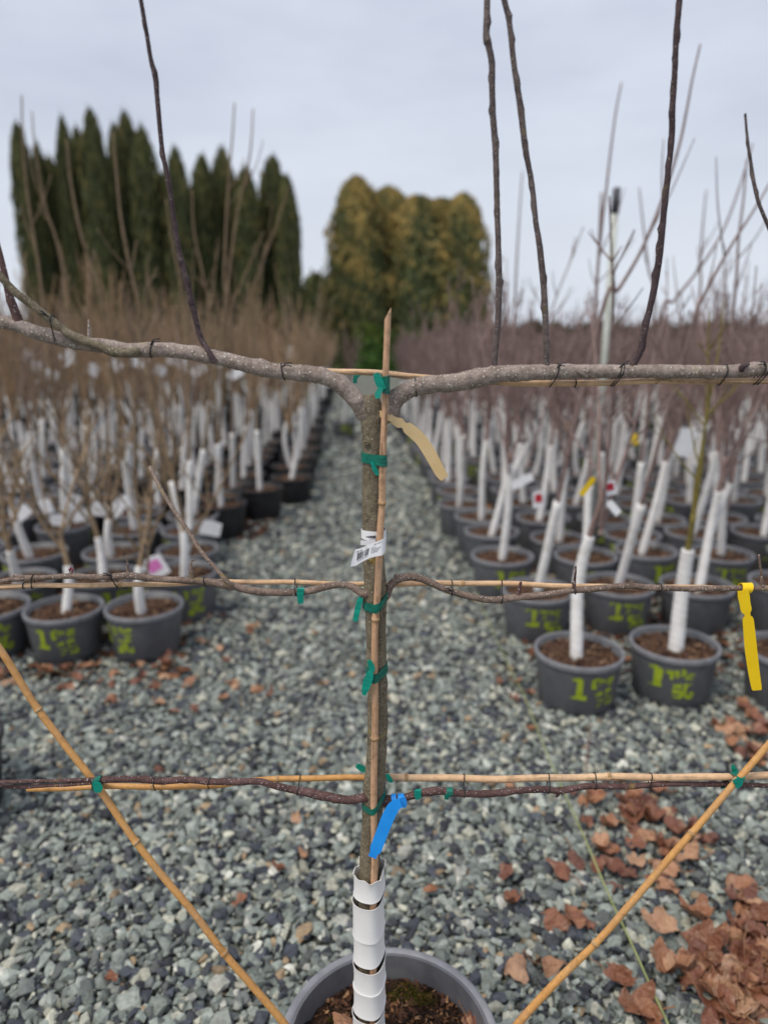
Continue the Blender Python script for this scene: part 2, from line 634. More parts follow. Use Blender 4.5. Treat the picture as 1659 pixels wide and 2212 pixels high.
def scatter(mb, protos, pos, half, rots, cols):
    n = len(pos)
    which = rng.integers(0, len(protos), n)
    for k, (v, f) in enumerate(protos):
        idx = np.where(which == k)[0]
        if not len(idx):
            continue
        a = v[None] * half[idx][:, None, :]
        a = np.einsum('nij,nvj->nvi', rots[idx], a) + pos[idx][:, None, :]
        F = f[None] + (np.arange(len(idx)) * len(v))[:, None, None]
        mb.add(a.reshape(-1, 3), F.reshape(-1, 3), np.repeat(cols[idx], len(v), 0))


POTX, POTY, POTR, POTZ = 0.010, 1.022, 0.203, 0.302     # the espalier's own pot
PAL = np.array([(0.290, 0.322, 0.285), (0.215, 0.242, 0.218), (0.140, 0.155, 0.148), (0.070, 0.078, 0.095),
                (0.47, 0.465, 0.375), (0.38, 0.410, 0.365), (0.042, 0.046, 0.054), (0.34, 0.245, 0.15), (0.56, 0.555, 0.49)])
PW = np.array([0.20, 0.19, 0.15, 0.14, 0.09, 0.09, 0.08, 0.02, 0.04])


def gravel_band(mb, y0, y1, sp, xr, size, protos, layers=1):
    for ly in range(layers):
        ys = np.arange(y0, y1, sp)
        pts = []
        for y in ys:
            a, b = xr(y)
            xs = np.arange(a, b, sp)
            pts.append(np.stack([xs, np.full(len(xs), y)], -1))
        p = np.concatenate(pts) + rng.uniform(-0.6, 0.6, (sum(map(len, pts)), 2)) * sp
        keep = (p[:, 0] - POTX) ** 2 + (p[:, 1] - POTY) ** 2 > 0.165 ** 2
        p = p[keep]
        n = len(p)
        s = size * np.clip(rng.lognormal(0, 0.34, n), 0.45, 2.1) * (0.78 if ly == 0 and layers > 1 else 1.0)
        half = np.stack([s * rng.uniform(0.8, 1.3, n), s * rng.uniform(0.65, 1.0, n), s * rng.uniform(0.45, 0.8, n)], -1) / 2
        z = rng.uniform(-0.007, 0.005, n) + ly * 0.007
        c = PAL[rng.choice(len(PAL), n, p=PW)] * rng.uniform(0.7, 1.3, (n, 1)) * 0.84
        scatter(mb, protos, np.column_stack([p, z]), half, rot_mats(n, 0.7), c)


protos = rock_protos(26, 12, 17)
mb = MB()
gravel_band(mb, 1.0, 2.9, 0.0205, lambda y: (-0.60 * y - 0.5, 0.60 * y + 0.55), 0.0315, protos, 2)
gravel_band(mb, 2.9, 5.0, 0.0235, lambda y: (-1.9, 2.3), 0.0345, protos)
gravel_band(mb, 5.0, 8.5, 0.036, lambda y: (-1.8, 1.1), 0.046, protos)
gravel_band(mb, 8.5, 16.0, 0.075, lambda y: (-1.7, 1.2), 0.085, protos)
o = build(mb, 'gravel', M['stone'], None, (0, 0, 0), False, 'stuff')
tag(o, 'loose angular crushed stone in grey, green-grey and cream covering the aisle', 'gravel', None, 'stuff')

# ------------------------------------------------------------------ the espalier tree
D0 = 1.03
trunk_rows = [(800, 852, 30, 0), (801, 862, 40, 0), (802, 880, 46, 0), (803, 915, 47, 0), (804, 950, 45, 0), (805, 1000, 44, 0), (805, 1060, 44, 0), (805, 1120, 45, 0),
              (807, 1190, 46, 0), (810, 1250, 48, 0), (811, 1285, 50, 0), (812, 1330, 45, 0), (813, 1400, 43, 0), (815, 1500, 43, 0), (815, 1580, 43, 0),
              (812, 1650, 44, 0), (809, 1700, 50, 0), (806, 1730, 48, 0), (802, 1790, 42, 0), (799, 1850, 44, 0), (797, 1950, 46, 0),
              (796, 2050, 46, 0), (796, 2150, 47, 0), (796, 2300, 49, 0), (797, 2420, 56, 0)]


def px_path(rows, Y0=D0, n=6):
    """rows of (x, y, width px[, dY]) -> world centre line and radii"""
    r2 = []
    for r in rows:
        dY = r[3] if len(r) > 3 else 0.0
        p, t = P(r[0], r[1], Y0 + dY)
        r2.append((*p, r[2] / 2 * t / FPX))
    s = spline(r2, n)
    return s[:, :3], np.maximum(s[:, 3], 0.0006)


def knob(p, r, amp=0.05, every=0.03, buds=0.0, seed=0, n=10):
    """uneven, knobbly girth; occasional swollen nodes"""
    rg = np.random.default_rng(seed)
    s = np.concatenate([[0], np.cumsum(np.linalg.norm(np.diff(p, axis=0), axis=1))])
    k = np.ones(len(r))
    x = 0.0
    side = np.ones((len(r), n))
    th = np.arange(n) * 2 * math.pi / n
    while x < s[-1]:
        x += every * rg.uniform(0.6, 1.5)
        w = rg.uniform(0.004, 0.008)
        a0 = rg.uniform(0, 2 * math.pi)
        bump_ = np.exp(-((s - x) / w) ** 2)
        side += buds * bump_[:, None] * np.clip(np.cos(th - a0), 0, 1)[None, :] ** 2
        k += amp * rg.uniform(-1, 1) * np.exp(-((s - x) / (every * 0.8)) ** 2)
    side += rg.normal(0, amp * 0.35, side.shape)
    return p, r * k, side


root = empty('potted_espalier_tree', (POTX, POTY, 0))
tag(root, 'three-tier espalier fruit tree tied to bamboo canes in a round grey pot', 'tree')


def limb(name, rows, mat, parent, Y0=D0, n=9, seg=14, amp=0.07, every=0.024, buds=0.22, seed=1):
    p, r = px_path(rows, Y0, n)
    p, r, side = knob(p, r, amp, every, buds, seed, seg)
    m = MB()
    tube(m, p, r, seg, True, None, side)
    o = build(m, name, M[mat], parent)
    o['_line'] = 0
    LINES[o.name] = (p, r)
    return o


LINES = {}
trunk = limb('trunk', trunk_rows, 'bark_trunk', root, n=10, seg=20, amp=0.03, every=0.05, buds=0.12, seed=3)
TR_P, TR_R = LINES[trunk.name]


def trunk_at(z):
    i = np.argsort(TR_P[:, 2])
    return (np.interp(z, TR_P[i, 2], TR_P[i, 0]), D0, np.interp(z, TR_P[i, 2], TR_R[i]))


# pruning scars and knots on the trunk
def knot(x, y, s, parent=trunk, mat='bark_trunk', Yo=-0.016):
    c, t = P(x, y, D0 + Yo)
    m = MB()
    k = s * t / FPX
    prof = [(k * 1.0, -0.004), (k * 0.95, 0.0), (k * 0.75, 0.0018), (k * 0.55, 0.0010), (k * 0.35, 0.0018), (k * 0.12, 0.0005), (0.0001, 0.0002)]
    q = MB()
    lathe(q, prof, 14)
    v = q.v[0]
    v2 = np.stack([v[:, 0], -v[:, 2], v[:, 1] * 0.6], -1) + c
    m.add(v2, np.concatenate(q.f4))
    return build(m, 'knot', M[mat], parent)


knot(791, 1025 - 68, 9)
knot(795, 1138 - 15, 8, Yo=-0.013)
knot(829, 1325, 7, Yo=-0.009)
knot(830, 1596, 8, Yo=-0.009)
knot(797, 1212, 8, Yo=-0.015)

# top tier
top_l = limb('branch', [(806, 905, 40), (790, 892, 44), (774, 870, 43), (752, 845, 39), (728, 826, 36), (700, 814, 34), (660, 806, 34), (612, 803, 33), (575, 798, 33), (520, 785, 33),
                        (455, 770, 33), (395, 760, 32), (331, 755, 31), (285, 757, 32), (240, 749, 30), (180, 742, 30), (108, 727, 30), (75, 716, 30), (45, 704, 28), (20, 699, 26), (0, 696, 25), (-90, 680, 22)],
             'bark_top', root, seed=11, seg=16)
top_r = limb('branch', [(822, 908, 30), (838, 893, 40), (851, 868, 41), (874, 847, 40), (898, 836, 39), (940, 829, 38), (1000, 824, 38), (1045, 815, 36), (1082, 808, 35), (1130, 805, 32), (1189, 803, 31),
                        (1260, 803, 30), (1340, 802, 29), (1400, 802, 28), (1470, 803, 28), (1540, 803, 27), (1600, 800, 27), (1659, 797, 26), (1800, 790, 22)],
             'bark_top', root, seed=12, seg=16)
side = limb('shoot', [(300, 758, 20, -0.010), (285, 762, 22, -0.014), (245, 759, 21, -0.016), (210, 746, 19, -0.016), (157, 725, 18, -0.016), (115, 694, 17, -0.02), (70, 658, 17, -0.024), (35, 632, 17, -0.027), (0, 596, 16, -0.03), (-60, 540, 14, -0.035)],
            'bark_trunk', top_l, seed=13)
limb('shoot', [(40, 700, 22), (38, 686, 20), (30, 664, 18), (22, 640, 16), (13, 602, 14), (0, 546, 13), (-25, 470, 11)], 'bark_low', top_l, seed=14)
limb('spur', [(195, 738, 14), (194, 722, 9), (193, 705, 6), (192, 690, 2)], 'bark_top', top_l, seed=15, n=4, buds=0)
limb('shoot', [(466, 782, 14, -.010), (458, 772, 14, -.010), (450, 757, 12, -.008), (434, 730, 12), (424, 692, 12), (415, 654, 12), (402, 602, 12), (388, 545, 11), (378, 490, 11), (369, 420, 11), (361, 372, 12), (352, 330, 10), (346, 275, 10),
               (340, 207, 10), (337, 172, 11), (326, 125, 9), (318, 75, 9), (311, 35, 9), (305, 0, 9), (290, -90, 8)], 'bark_shoot_dark', top_l, seed=16, buds=0.55, every=0.04)
limb('shoot', [(1067, 806, 22), (1066, 796, 18), (1067, 788, 14), (1070, 755, 13), (1074, 715, 13), (1077, 650, 14), (1077, 575, 14), (1075, 500, 13), (1073, 430, 13), (1070, 325, 13), (1065, 255, 13), (1063, 200, 13),
               (1062, 135, 14), (1055, 100, 13), (1050, 80, 14), (1052, 0, 14), (1050, -90, 12)], 'bark_shoot', top_r, seed=17, buds=0.55, every=0.036)
limb('shoot', [(1180, 800, 16), (1180, 785, 14), (1178, 700, 13), (1174, 620, 13), (1165, 530, 14), (1157, 480, 12), (1149, 400, 12), (1135, 325, 13), (1124, 235, 13), (1110, 140, 12), (1100, 50, 12), (1089, 0, 13), (1070, -90, 11)],
     'bark_shoot', top_r, seed=18, buds=0.55, every=0.036)
limb('shoot', [(1360, 800, 20), (1365, 789, 15), (1380, 764, 14), (1394, 705, 14), (1412, 625, 14), (1424, 550, 14), (1434, 450, 13), (1442, 375, 13), (1450, 300, 13), (1452, 230, 13), (1457, 150, 13), (1460, 75, 13), (1467, 0, 14), (1472, -90, 12)],
     'bark_shoot_dark', top_r, seed=19, buds=0.55, every=0.036)
limb('shoot', [(1800, 790, 12), (1740, 680, 10), (1695, 580, 9), (1659, 490, 8), (1634, 425, 8), (1619, 340, 7), (1612, 285, 6), (1609, 245, 5)], 'bark_shoot', top_r, seed=20, buds=0.5, every=0.03)
limb('spur', [(1266, 815, 9, -.008), (1258, 808, 7, -.012), (1248, 803, 5, -.014), (1243, 800, 3, -.015)], 'bark_top', top_r, seed=21, n=4, buds=0)
limb('spur', [(1598, 800, 14, -.006), (1605, 791, 12, -.010), (1618, 786, 7, -.012)], 'bark_shoot_dark', top_r, seed=22, n=4, buds=0)

# middle tier
mid_l = limb('branch', [(812, 1278, 20, -.004), (796, 1281, 19, -.008), (784, 1282, 18, -.010), (771, 1273, 16, -.008), (757, 1266, 15, -.004), (730, 1263, 15), (694, 1270, 15), (664, 1277, 15), (620, 1280, 15), (575, 1279, 16), (535, 1274, 17), (495, 1264, 17),
                        (450, 1257, 16), (400, 1254, 15), (350, 1251, 14), (310, 1247, 14), (280, 1243, 15), (235, 1246, 13), (190, 1246, 12), (155, 1244, 13), (90, 1248, 11), (30, 1251, 11), (0, 1256, 10), (-90, 1262, 9)],
             'bark_mid', root, seed=31, amp=0.07)
mid_r = limb('branch', [(818, 1300, 18), (833, 1289, 18), (842, 1268, 17), (856, 1253, 17), (880, 1246, 17), (904, 1248, 16), (930, 1258, 16), (954, 1270, 15), (984, 1280, 15), (1010, 1287, 15), (1045, 1294, 15), (1080, 1295, 15), (1130, 1289, 15), (1180, 1285, 15),
                        (1230, 1276, 14), (1280, 1272, 14), (1320, 1268, 14), (1360, 1266, 14), (1405, 1269, 13), (1480, 1272, 13), (1555, 1271, 13), (1640, 1271, 11), (1760, 1275, 9)],
             'bark_mid', root, seed=32, amp=0.07)
limb('shoot', [(502, 1272, 13, -.006), (495, 1260, 10, -.008), (465, 1226, 9), (435, 1191, 9, .01), (410, 1151, 8, .04), (375, 1100, 8, .10), (350, 1060, 8, .17), (325, 1010, 9, .26)], 'bark_mid', mid_l, seed=33, buds=0.3)
limb('spur', [(417, 1254, 12), (415, 1244, 10), (413, 1222, 6), (414, 1213, 4), (422, 1209, 2)], 'bark_mid', mid_l, seed=34, n=4)
limb('spur', [(279, 1243, 14), (277, 1235, 8), (276, 1216, 4), (275, 1200, 2)], 'bark_mid', mid_l, seed=35, n=4)
sp = limb('spur', [(156, 1245, 10), (155, 1238, 8), (154, 1233, 6)], 'bark_mid', mid_l, seed=36, n=4)
m_ = MB()
for (dx, dy, s_) in ((-3, 1231, 3.5), (3, 1232, 3.2), (0, 1227, 3.0)):
    c, t = P(154 + dx, dy, D0)
    q = rock_protos(1, 12, 16)[0]
    m_.add(q[0] * s_ * t / FPX * np.array((0.8, 0.8, 1.5)) + c, q[1])
build(m_, 'bud', M['bud'], mid_l)
limb('spur', [(1238, 1274, 12), (1240, 1262, 7), (1242, 1240, 5), (1243, 1223, 4)], 'bark_low', mid_r, seed=37, n=4, buds=0.3)
limb('spur', [(1118, 1289, 12), (1121, 1275, 8), (1125, 1257, 5)], 'bark_low', mid_r, seed=38, n=4, buds=0.3)
limb('spur', [(1645, 1270, 11), (1644, 1245, 6), (1640, 1215, 5), (1638, 1198, 4)], 'bark_mid', mid_r, seed=39, n=4)
limb('spur', [(1362, 1266, 12), (1363, 1259, 8), (1364, 1255, 4)], 'bark_mid', mid_r, seed=40, n=4)
limb('spur', [(867, 1253, 12), (857, 1244, 8), (851, 1243, 4)], 'bark_mid', mid_r, seed=41, n=4)
limb('spur', [(90, 1249, 12), (55, 1246, 8), (30, 1243, 5)], 'bark_mid', mid_l, seed=42, n=4)

# bottom tier
low_l = limb('branch', [(806, 1716, 26, -.004), (795, 1721, 22, -.008), (785, 1723, 19, -.01), (750, 1728, 18, -.006), (700, 1719, 17), (650, 1709, 16), (600, 1699, 16), (560, 1688, 15), (500, 1689, 15), (457, 1688, 15), (400, 1684, 15), (350, 1687, 15, -.004), (300, 1683, 14, -.008),
                        (240, 1684, 14, -.012), (185, 1685, 10, -.014), (100, 1687, 8, -.012), (0, 1689, 8, -.008), (-90, 1690, 7)], 'bark_low', root, seed=51, amp=0.08)
limb('shoot', [(240, 1686, 9, -.012), (200, 1691, 8, -.016), (150, 1695, 8, -.014), (100, 1697, 8, -.010), (50, 1700, 8, -.005), (0, 1697, 8), (-60, 1690, 8)], 'bark_low', low_l, seed=52)
low_r = limb('branch', [(812, 1738, 24), (830, 1729, 21), (846, 1728, 18), (864, 1726, 17), (884, 1720, 16), (914, 1712, 16), (944, 1708, 16), (974, 1711, 15), (1000, 1714, 14), (1050, 1715, 14), (1110, 1709, 14), (1170, 1705, 14), (1210, 1708, 14), (1240, 1703, 12), (1280, 1698, 12), (1355, 1699, 12, .002),
                        (1430, 1694, 11, .004), (1530, 1694, 11, .006), (1600, 1695, 10, .006), (1659, 1697, 10, .006), (1760, 1700, 8)], 'bark_low', root, seed=53, amp=0.08)
limb('spur', [(1205, 1710, 11), (1204, 1718, 7), (1200, 1722, 3)], 'bark_low', low_r, seed=54, n=4)

# the pot
m_ = MB()
R_ = POTR
lathe(m_, [(0.0001, 0.0), (0.160, 0.0), (0.166, 0.006), (0.188, 0.262), (0.188, 0.300), (0.181, 0.300), (0.178, 0.262), (0.160, 0.02), (0.0001, 0.02)], 72, None, (POTX, POTY, 0))
pot = build(m_, 'pot', M['pot_main'], root, sharp=True)
m_ = MB()
lathe(m_, [(0.1865, 0.266), (R_ - 0.003, 0.266), (R_, 0.269), (R_, 0.297), (R_ - 0.002, 0.301), (R_ - 0.006, 0.3030), (R_ - 0.011, 0.3030), (R_ - 0.0155, 0.300), (R_ - 0.017, 0.294), (0.184, 0.270), (0.1865, 0.266)], 72, None, (POTX, POTY, 0))
build(m_, 'rim', M['pot_main_rim'], pot, sharp=True)


def soil_disc(R, z, rings=14, seg=56, amp=0.008, seed=0, centre=(0, 0)):
    rg = np.random.default_rng(seed)
    m = MB()
    v = [(centre[0], centre[1], z)]
    for i in range(1, rings + 1):
        r = R * i / rings
        for k in range(seg):
            a = 2 * math.pi * k / seg
            v.append((centre[0] + r * math.cos(a), centre[1] + r * math.sin(a), z + rg.normal(0, amp) * (0.5 if i == rings else 1)))
    f4, f3 = [], []
    for k in range(seg):
        f3.append((0, 1 + k, 1 + (k + 1) % seg))
    for i in range(rings - 1):
        for k in range(seg):
            a, b = 1 + i * seg + k, 1 + i * seg + (k + 1) % seg
            f4.append((a, a + seg, b + seg, b))
    m.add(v, f3)
    m.also(f4)
    return m


SOILZ = 0.246
soil = build(soil_disc(0.1765, SOILZ, 22, 80, 0.0045, 5, (POTX, POTY)), 'soil', M['soil_main'], root)
# bark chips, crumbs
chip_p = rock_protos(12, 7, 10)
n = 3200
a_ = rng.uniform(0, 2 * math.pi, n)
r_ = 0.174 * np.sqrt(rng.uniform(0, 1, n))
ln = np.clip(rng.lognormal(math.log(0.012), 0.6, n), 0.003, 0.06)
half = np.stack([ln, ln * rng.uniform(0.18, 0.5, n), ln * rng.uniform(0.08, 0.25, n) + 0.0006], -1) / 2
CP_ = np.array([(0.030, 0.016, 0.011), (0.075, 0.035, 0.02), (0.16, 0.075, 0.035), (0.30, 0.165, 0.085), (0.018, 0.012, 0.009), (0.10, 0.05, 0.04)])
cc = CP_[rng.choice(6, n, p=(0.26, 0.22, 0.16, 0.09, 0.19, 0.08))] * rng.uniform(0.7, 1.3, (n, 1))
m_ = MB()
scatter(m_, chip_p, np.stack([POTX + r_ * np.cos(a_), POTY + r_ * np.sin(a_), SOILZ + rng.uniform(0.0, 0.008, n)], -1), half, rot_mats(n, 0.45), cc)
build(m_, 'bark_chips', M['chip'], soil, smooth=False, kind='stuff')
# moss cushions
for (mx_, my_, mr) in ((0.045, 1.165, 0.022), (0.085, 1.145, 0.018), (-0.095, 1.10, 0.012), (0.02, 1.155, 0.012), (0.06, 1.15, 0.016), (0.03, 1.06, 0.01)):
    n = int(170 * mr / 0.015)
    a_ = rng.uniform(0, 2 * math.pi, n)
    q_ = np.sqrt(rng.uniform(0, 1, n))
    px = np.stack([mx_ + mr * 1.4 * q_ * np.cos(a_), my_ + mr * q_ * np.sin(a_), SOILZ + 0.004 + (1 - q_ ** 2) * mr * 0.28 + rng.uniform(0, 0.002, n)], -1)
    m_ = MB()
    h_ = np.stack([np.full(n, 0.0009), np.full(n, 0.0009), rng.uniform(0.0025, 0.0045, n)], -1)
    scatter(m_, chip_p[:3], px, h_, rot_mats(n, 0.6), np.tile((0.1, 0.12, 0.02), (n, 1)))
    build(m_, 'moss', M['moss'], soil, smooth=False, kind='stuff')

# ------------------------------------------------------------------ bamboo canes
def cane(rows, mat, label, nodes, Y0=D0, cut=False, seed=0, extra=None, internode=0.16):
    r2 = []
    for r in rows:
        p, t = P(r[0], r[1], Y0 + (r[3] if len(r) > 3 else 0.0))
        r2.append((*p, r[2] / 2 * t / FPX))
    if extra is not None:
        r2.append((*extra, r2[-1][3]))
    s = spline(r2, 14)
    # even resampling
    d = np.concatenate([[0], np.cumsum(np.linalg.norm(np.diff(s[:, :3], axis=0), axis=1))])
    u = np.linspace(0, d[-1], max(30, int(d[-1] / 0.003)))
    s = np.stack([np.interp(u, d, s[:, k]) for k in range(4)], -1)
    p, r = s[:, :3].copy(), s[:, 3].copy()
    rg = np.random.default_rng(seed)
    p[:, 2] += 0.0012 * np.sin(u * 19 + seed) + 0.0007 * np.sin(u * 47 + 2 * seed)
    p[:, 0] += 0.0010 * np.sin(u * 23 + 3 * seed)
    nd = []
    for (nx, ny) in nodes:
        best = np.argmin([abs(nx - q[0]) + abs(ny - q[1]) for q in proj(p)])
        nd.append(u[best])
    if not nodes:
        x = internode * rg.uniform(0.3, 0.9)
        while x < d[-1]:
            nd.append(x)
            x += internode * rg.uniform(0.85, 1.15)
    for x in nd:
        r *= 1 + 0.20 * np.exp(-((u - x) / 0.0035) ** 2) - 0.07 * np.exp(-((u - x - 0.006) / 0.003) ** 2)
    seg = 12
    side_ = 1 + rg.normal(0, 0.015, (len(p), seg)) + 0.03 * np.sin(np.arange(seg) * 2 * math.pi / seg + 1)[None, :]
    ob = empty('bamboo_cane', p[np.argmin(p[:, 2])])
    m = MB()
    if cut:       # slanting broken top
        th = np.arange(seg) * 2 * math.pi / seg
    tube(m, p, r, seg, True, None, side_)
    if cut:
        v = m.v[0]
        T, A, B = frames(p)
        off = (v[:seg] - p[0])
        lean = off[:, 0] / (np.abs(off[:, 0]).max() + 1e-9)
        zc_ = p[0][2] - 0.004
        for k in range(8):
            v[k * seg:(k + 1) * seg, 2] = np.minimum(v[k * seg:(k + 1) * seg, 2], zc_ + lean * 0.008 if p[0][2] > p[1][2] else 1e9)
        v[:seg, 2] = zc_ + lean * 0.008
        v[-2, 2] = zc_
    build(m, 'cane', M[mat], ob)
    for x in nd:
        k = int(np.argmin(abs(u - x)))
        if 2 < k < len(p) - 3:
            m = MB()
            tube(m, p[k - 1:k + 2], r[k - 1:k + 2] * 1.035, seg, True)
            build(m, 'node', M['cane_node'], ob)
    tag(ob, label, 'bamboo cane', 'bamboo canes of the espalier frame')
    return p, r


def proj(p):
    q = np.asarray(p) - np.array((0, 0, H))
    dep = q[:, 1] * CP - q[:, 2] * SP
    up = q[:, 1] * SP + q[:, 2] * CP
    return np.stack([829.5 + FPX * q[:, 0] / dep, 1106 - FPX * up / dep], -1)


VC = D0 - 0.0225
vert = cane([(838.5, 671, 14), (835, 740, 14), (832, 807, 14), (830.5, 907, 14), (828.5, 987, 14.5), (826, 1087, 15), (821.5, 1138, 15), (817.5, 1218, 15), (814.5, 1298, 15), (812, 1336, 15), (810.5, 1418, 14.5), (809.5, 1520, 14.5),
             (808.6, 1596, 14.5), (809, 1700, 14.5), (808.6, 1860, 15), (807, 1912, 15), (806, 2100, 16), (806, 2300, 17)], 'cane_weathered', 'weathered upright bamboo cane tied along the trunk with green tape',
            [(826, 1086), (812, 1336), (808.6, 1596)], VC, True, 2)
top_c = cane([(560, 789, 10, .030), (715, 799, 12, .026), (800, 805, 13, .022), (890, 814, 13, .022), (1000, 822, 13, .024), (1189, 827, 13, .020), (1300, 826, 13, .016), (1450, 825, 12, .012), (1659, 822, 12, .010), (1790, 820, 12, .010)],
             'cane_pale', 'level bamboo cane behind the top pair of branches', [(1010, 824), (1420, 825), (1560, 823)], D0, False, 3)
midl_c = cane([(815, 1259, 10, .0245), (783, 1260, 11, .0235), (500, 1258, 11, .016), (350, 1260, 11, .012), (155, 1265, 11, .006), (0, 1269, 11, .002), (-90, 1272, 11, .002)], 'cane_pale', 'level bamboo cane under the middle branch that carries the pink bud',
              [(262, 1262), (640, 1259)], D0, False, 4)
midr_c = cane([(800, 1261, 11, .0235), (855, 1261, 12, .0235), (1030, 1261, 12, .020), (1180, 1263, 12, .016), (1280, 1266, 12, .014), (1450, 1270, 11, .014), (1659, 1270, 11, .014), (1760, 1272, 11, .014)], 'cane_pale',
              'level bamboo cane behind the middle branch with the yellow tag', [(1000, 1261), (1330, 1267)], D0, False, 5)
lowl_c = cane([(812, 1679, 12, .0245), (790, 1680, 12.5, .0235), (550, 1685, 12.5, .020), (450, 1697, 12.5, .018), (300, 1700, 12.5, .017), (205, 1700, 12, .018), (140, 1702, 12, .018), (60, 1704, 12, .018)], 'cane_fresh', 'level bamboo cane behind the lowest dark branch without a tag',
              [(600, 1684), (330, 1700)], D0, False, 6)
lowr_c = cane([(812, 1680, 14, .0245), (839, 1680, 15, .0235), (1079, 1681, 15, .018), (1329, 1679, 15, .010), (1530, 1677, 15, .003), (1659, 1675, 15, .003), (1780, 1674, 15, .003)], 'cane_pale', 'level bamboo cane above the lowest dark branch with the blue tag',
              [(877, 1680), (1314, 1679)], D0, False, 7)
diag_l = cane([(-60, 1316, 14, .045), (0, 1402, 15, .035), (85, 1533, 15, .024), (195, 1678, 15, .004), (295, 1818, 15, -.016), (395, 1943, 15, -.034), (485, 2060, 15, -.051), (615, 2212, 16, -.072)], 'cane_fresh',
              'slanting golden bamboo cane crossing the lowest branch without a tag', [(85, 1533), (295, 1818), (485, 2060)], D0, False, 8, extra=(-0.088, 0.945, 0.235))
diag_r = cane([(1730, 1526, 14, .004), (1659, 1608, 14, -.004), (1594, 1683, 14, -.0135), (1494, 1798, 14.5, -.026), (1339, 1978, 15, -.046), (1284, 2038, 15, -.053), (1119, 2212, 17, -.073)], 'cane_fresh',
              'slanting golden bamboo cane crossing the lowest branch with the blue tag', [(1594, 1690), (1494, 1798), (1284, 2038)], D0, False, 9, extra=(0.118, 0.940, 0.235))

# ------------------------------------------------------------------ wire ties
def near_x(line, x):
    k = int(np.argmin(abs(proj(line[0])[:, 0] - x)))
    return line[0][k], line[1][k]


def wire_tie(x, lines, label, group, tail=True, seed=0, second=0.0):
    """black wire looped round one or two rods that run level"""
    rg = np.random.default_rng(seed)
    cs = []
    for ln_ in lines:
        c, r = near_x(ln_, x)
        cs.append((c[1], c[2], r + 0.0011))
        wx = c[0]
    lp = hull_loop(cs, 30)
    m = MB()
    sl = rg.uniform(-0.25, 0.25)
    zc = lp[:, 1].mean()
    for k in range(2 if second else 1):
        q = np.stack([wx + sl * (lp[:, 1] - zc) + rg.normal(0, 0.0002, len(lp)) + k * second, lp[:, 0], lp[:, 1]], -1)
        q = np.vstack([q, q[:1]])
        tube(m, q, 0.00085, 6, False)
    if tail:
        i = int(np.argmin(lp[:, 0] - 0.6 * lp[:, 1]))
        b = np.array((wx, lp[i, 0], lp[i, 1]))
        e = b + np.array((rg.choice((-1, 1)) * rg.uniform(0.008, 0.014), -0.002, rg.uniform(0.0, 0.005)))
        tube(m, spline([b, (b + e) / 2 + np.array((0, -0.003, 0.002)), e], 5), 0.00085, 6)
        tube(m, spline([b, (b + e) / 2 + np.array((0, -0.004, 0.005)), e + np.array((0.001, 0, 0.004))], 5), 0.00085, 6)
    o = build(m, 'wire_tie', M['wire'], None, (float(wx), float(lp[:, 0].mean()), float(lp[:, 1].min())))
    tag(o, label, 'wire tie', group)


LT_L, LT_R, LM_L, LM_R, LL_L, LL_R = [LINES[o_.name] for o_ in (top_l, top_r, mid_l, mid_r, low_l, low_r)]
s_ = 100
for x, ls, tl in ((108, [LT_L, LINES[side.name]], True), (331, [LT_L], True), (612, [LT_L], True)):
    wire_tie(x, ls, 'thin black wire loop on the thick top branch that forks', 'wire ties on the forked top branch', tl, s_)
    s_ += 1
for x, ls, tl, se in ((897, [LT_R], False, 0), (1189, [LT_R, top_c], True, 0), (1240, [top_c], False, 0), (1326, [LT_R, top_c], True, .004), (1552, [LT_R, top_c], False, 0), (1632, [LT_R, top_c], True, .005)):
    wire_tie(x, ls, 'thin black wire loop on the top branch with four tall shoots', 'wire ties on the top branch with tall shoots', tl, s_, se)
    s_ += 1
for x, ls, tl in ((52, [midl_c], False), (76, [LM_L, midl_c], False), (254, [LM_L, midl_c], True), (451, [LM_L, midl_c], False), (642, [LM_L, midl_c], False)):
    wire_tie(x, ls, 'thin black wire loop on the middle branch with the pink bud', 'wire ties on the pink-budded middle branch', tl, s_)
    s_ += 1
for x, ls, tl in ((976, [LM_R, midr_c], True), (1083, [LM_R, midr_c], False), (1236, [LM_R, midr_c], False), (1416, [LM_R, midr_c], False)):
    wire_tie(x, ls, 'thin black wire loop on the middle branch with the yellow tag', 'wire ties on the yellow-tagged middle branch', tl, s_)
    s_ += 1
for x in (343, 458, 646):
    wire_tie(x, [LL_L, lowl_c], 'thin black wire loop on the lowest branch without a tag', 'wire ties on the untagged lowest branch', False, s_)
    s_ += 1
for x in (1001, 1181, 1282, 1405):
    wire_tie(x, [LL_R, lowr_c], 'thin black wire loop on the lowest branch with the blue tag', 'wire ties on the blue-tagged lowest branch', False, s_)
    s_ += 1

# ------------------------------------------------------------------ green tape ties
def vec_px(dx, dy, depth):
    """grid offset -> world vector in the upright plane (x, z)"""
    return np.array((dx * depth / FPX, 0, -dy * depth / FPX / CP))


def strip(mb, rows, Y0=D0, th=0.0006, n=6, curl=0.0):
    """flat strip along rows of (x, y, width px[, dY]); width lies across the path"""
    pts, ws = [], []
    rr = spline([(r[0], r[1], r[2], r[3] if len(r) > 3 else 0.0) for r in rows], n)
    for k in range(len(rr)):
        a, b = rr[max(k - 1, 0)], rr[min(k + 1, len(rr) - 1)]
        dx, dy = b[0] - a[0], b[1] - a[1]
        l_ = math.hypot(dx, dy) + 1e-9
        p, t = P(rr[k][0], rr[k][1], Y0 + rr[k][3])
        w = vec_px(-dy / l_ * rr[k][2] / 2, dx / l_ * rr[k][2] / 2, t)
        w[1] = curl * np.linalg.norm(w)
        pts.append(p)
        ws.append(w)
    ribbon(mb, pts, ws, th)
    return mb


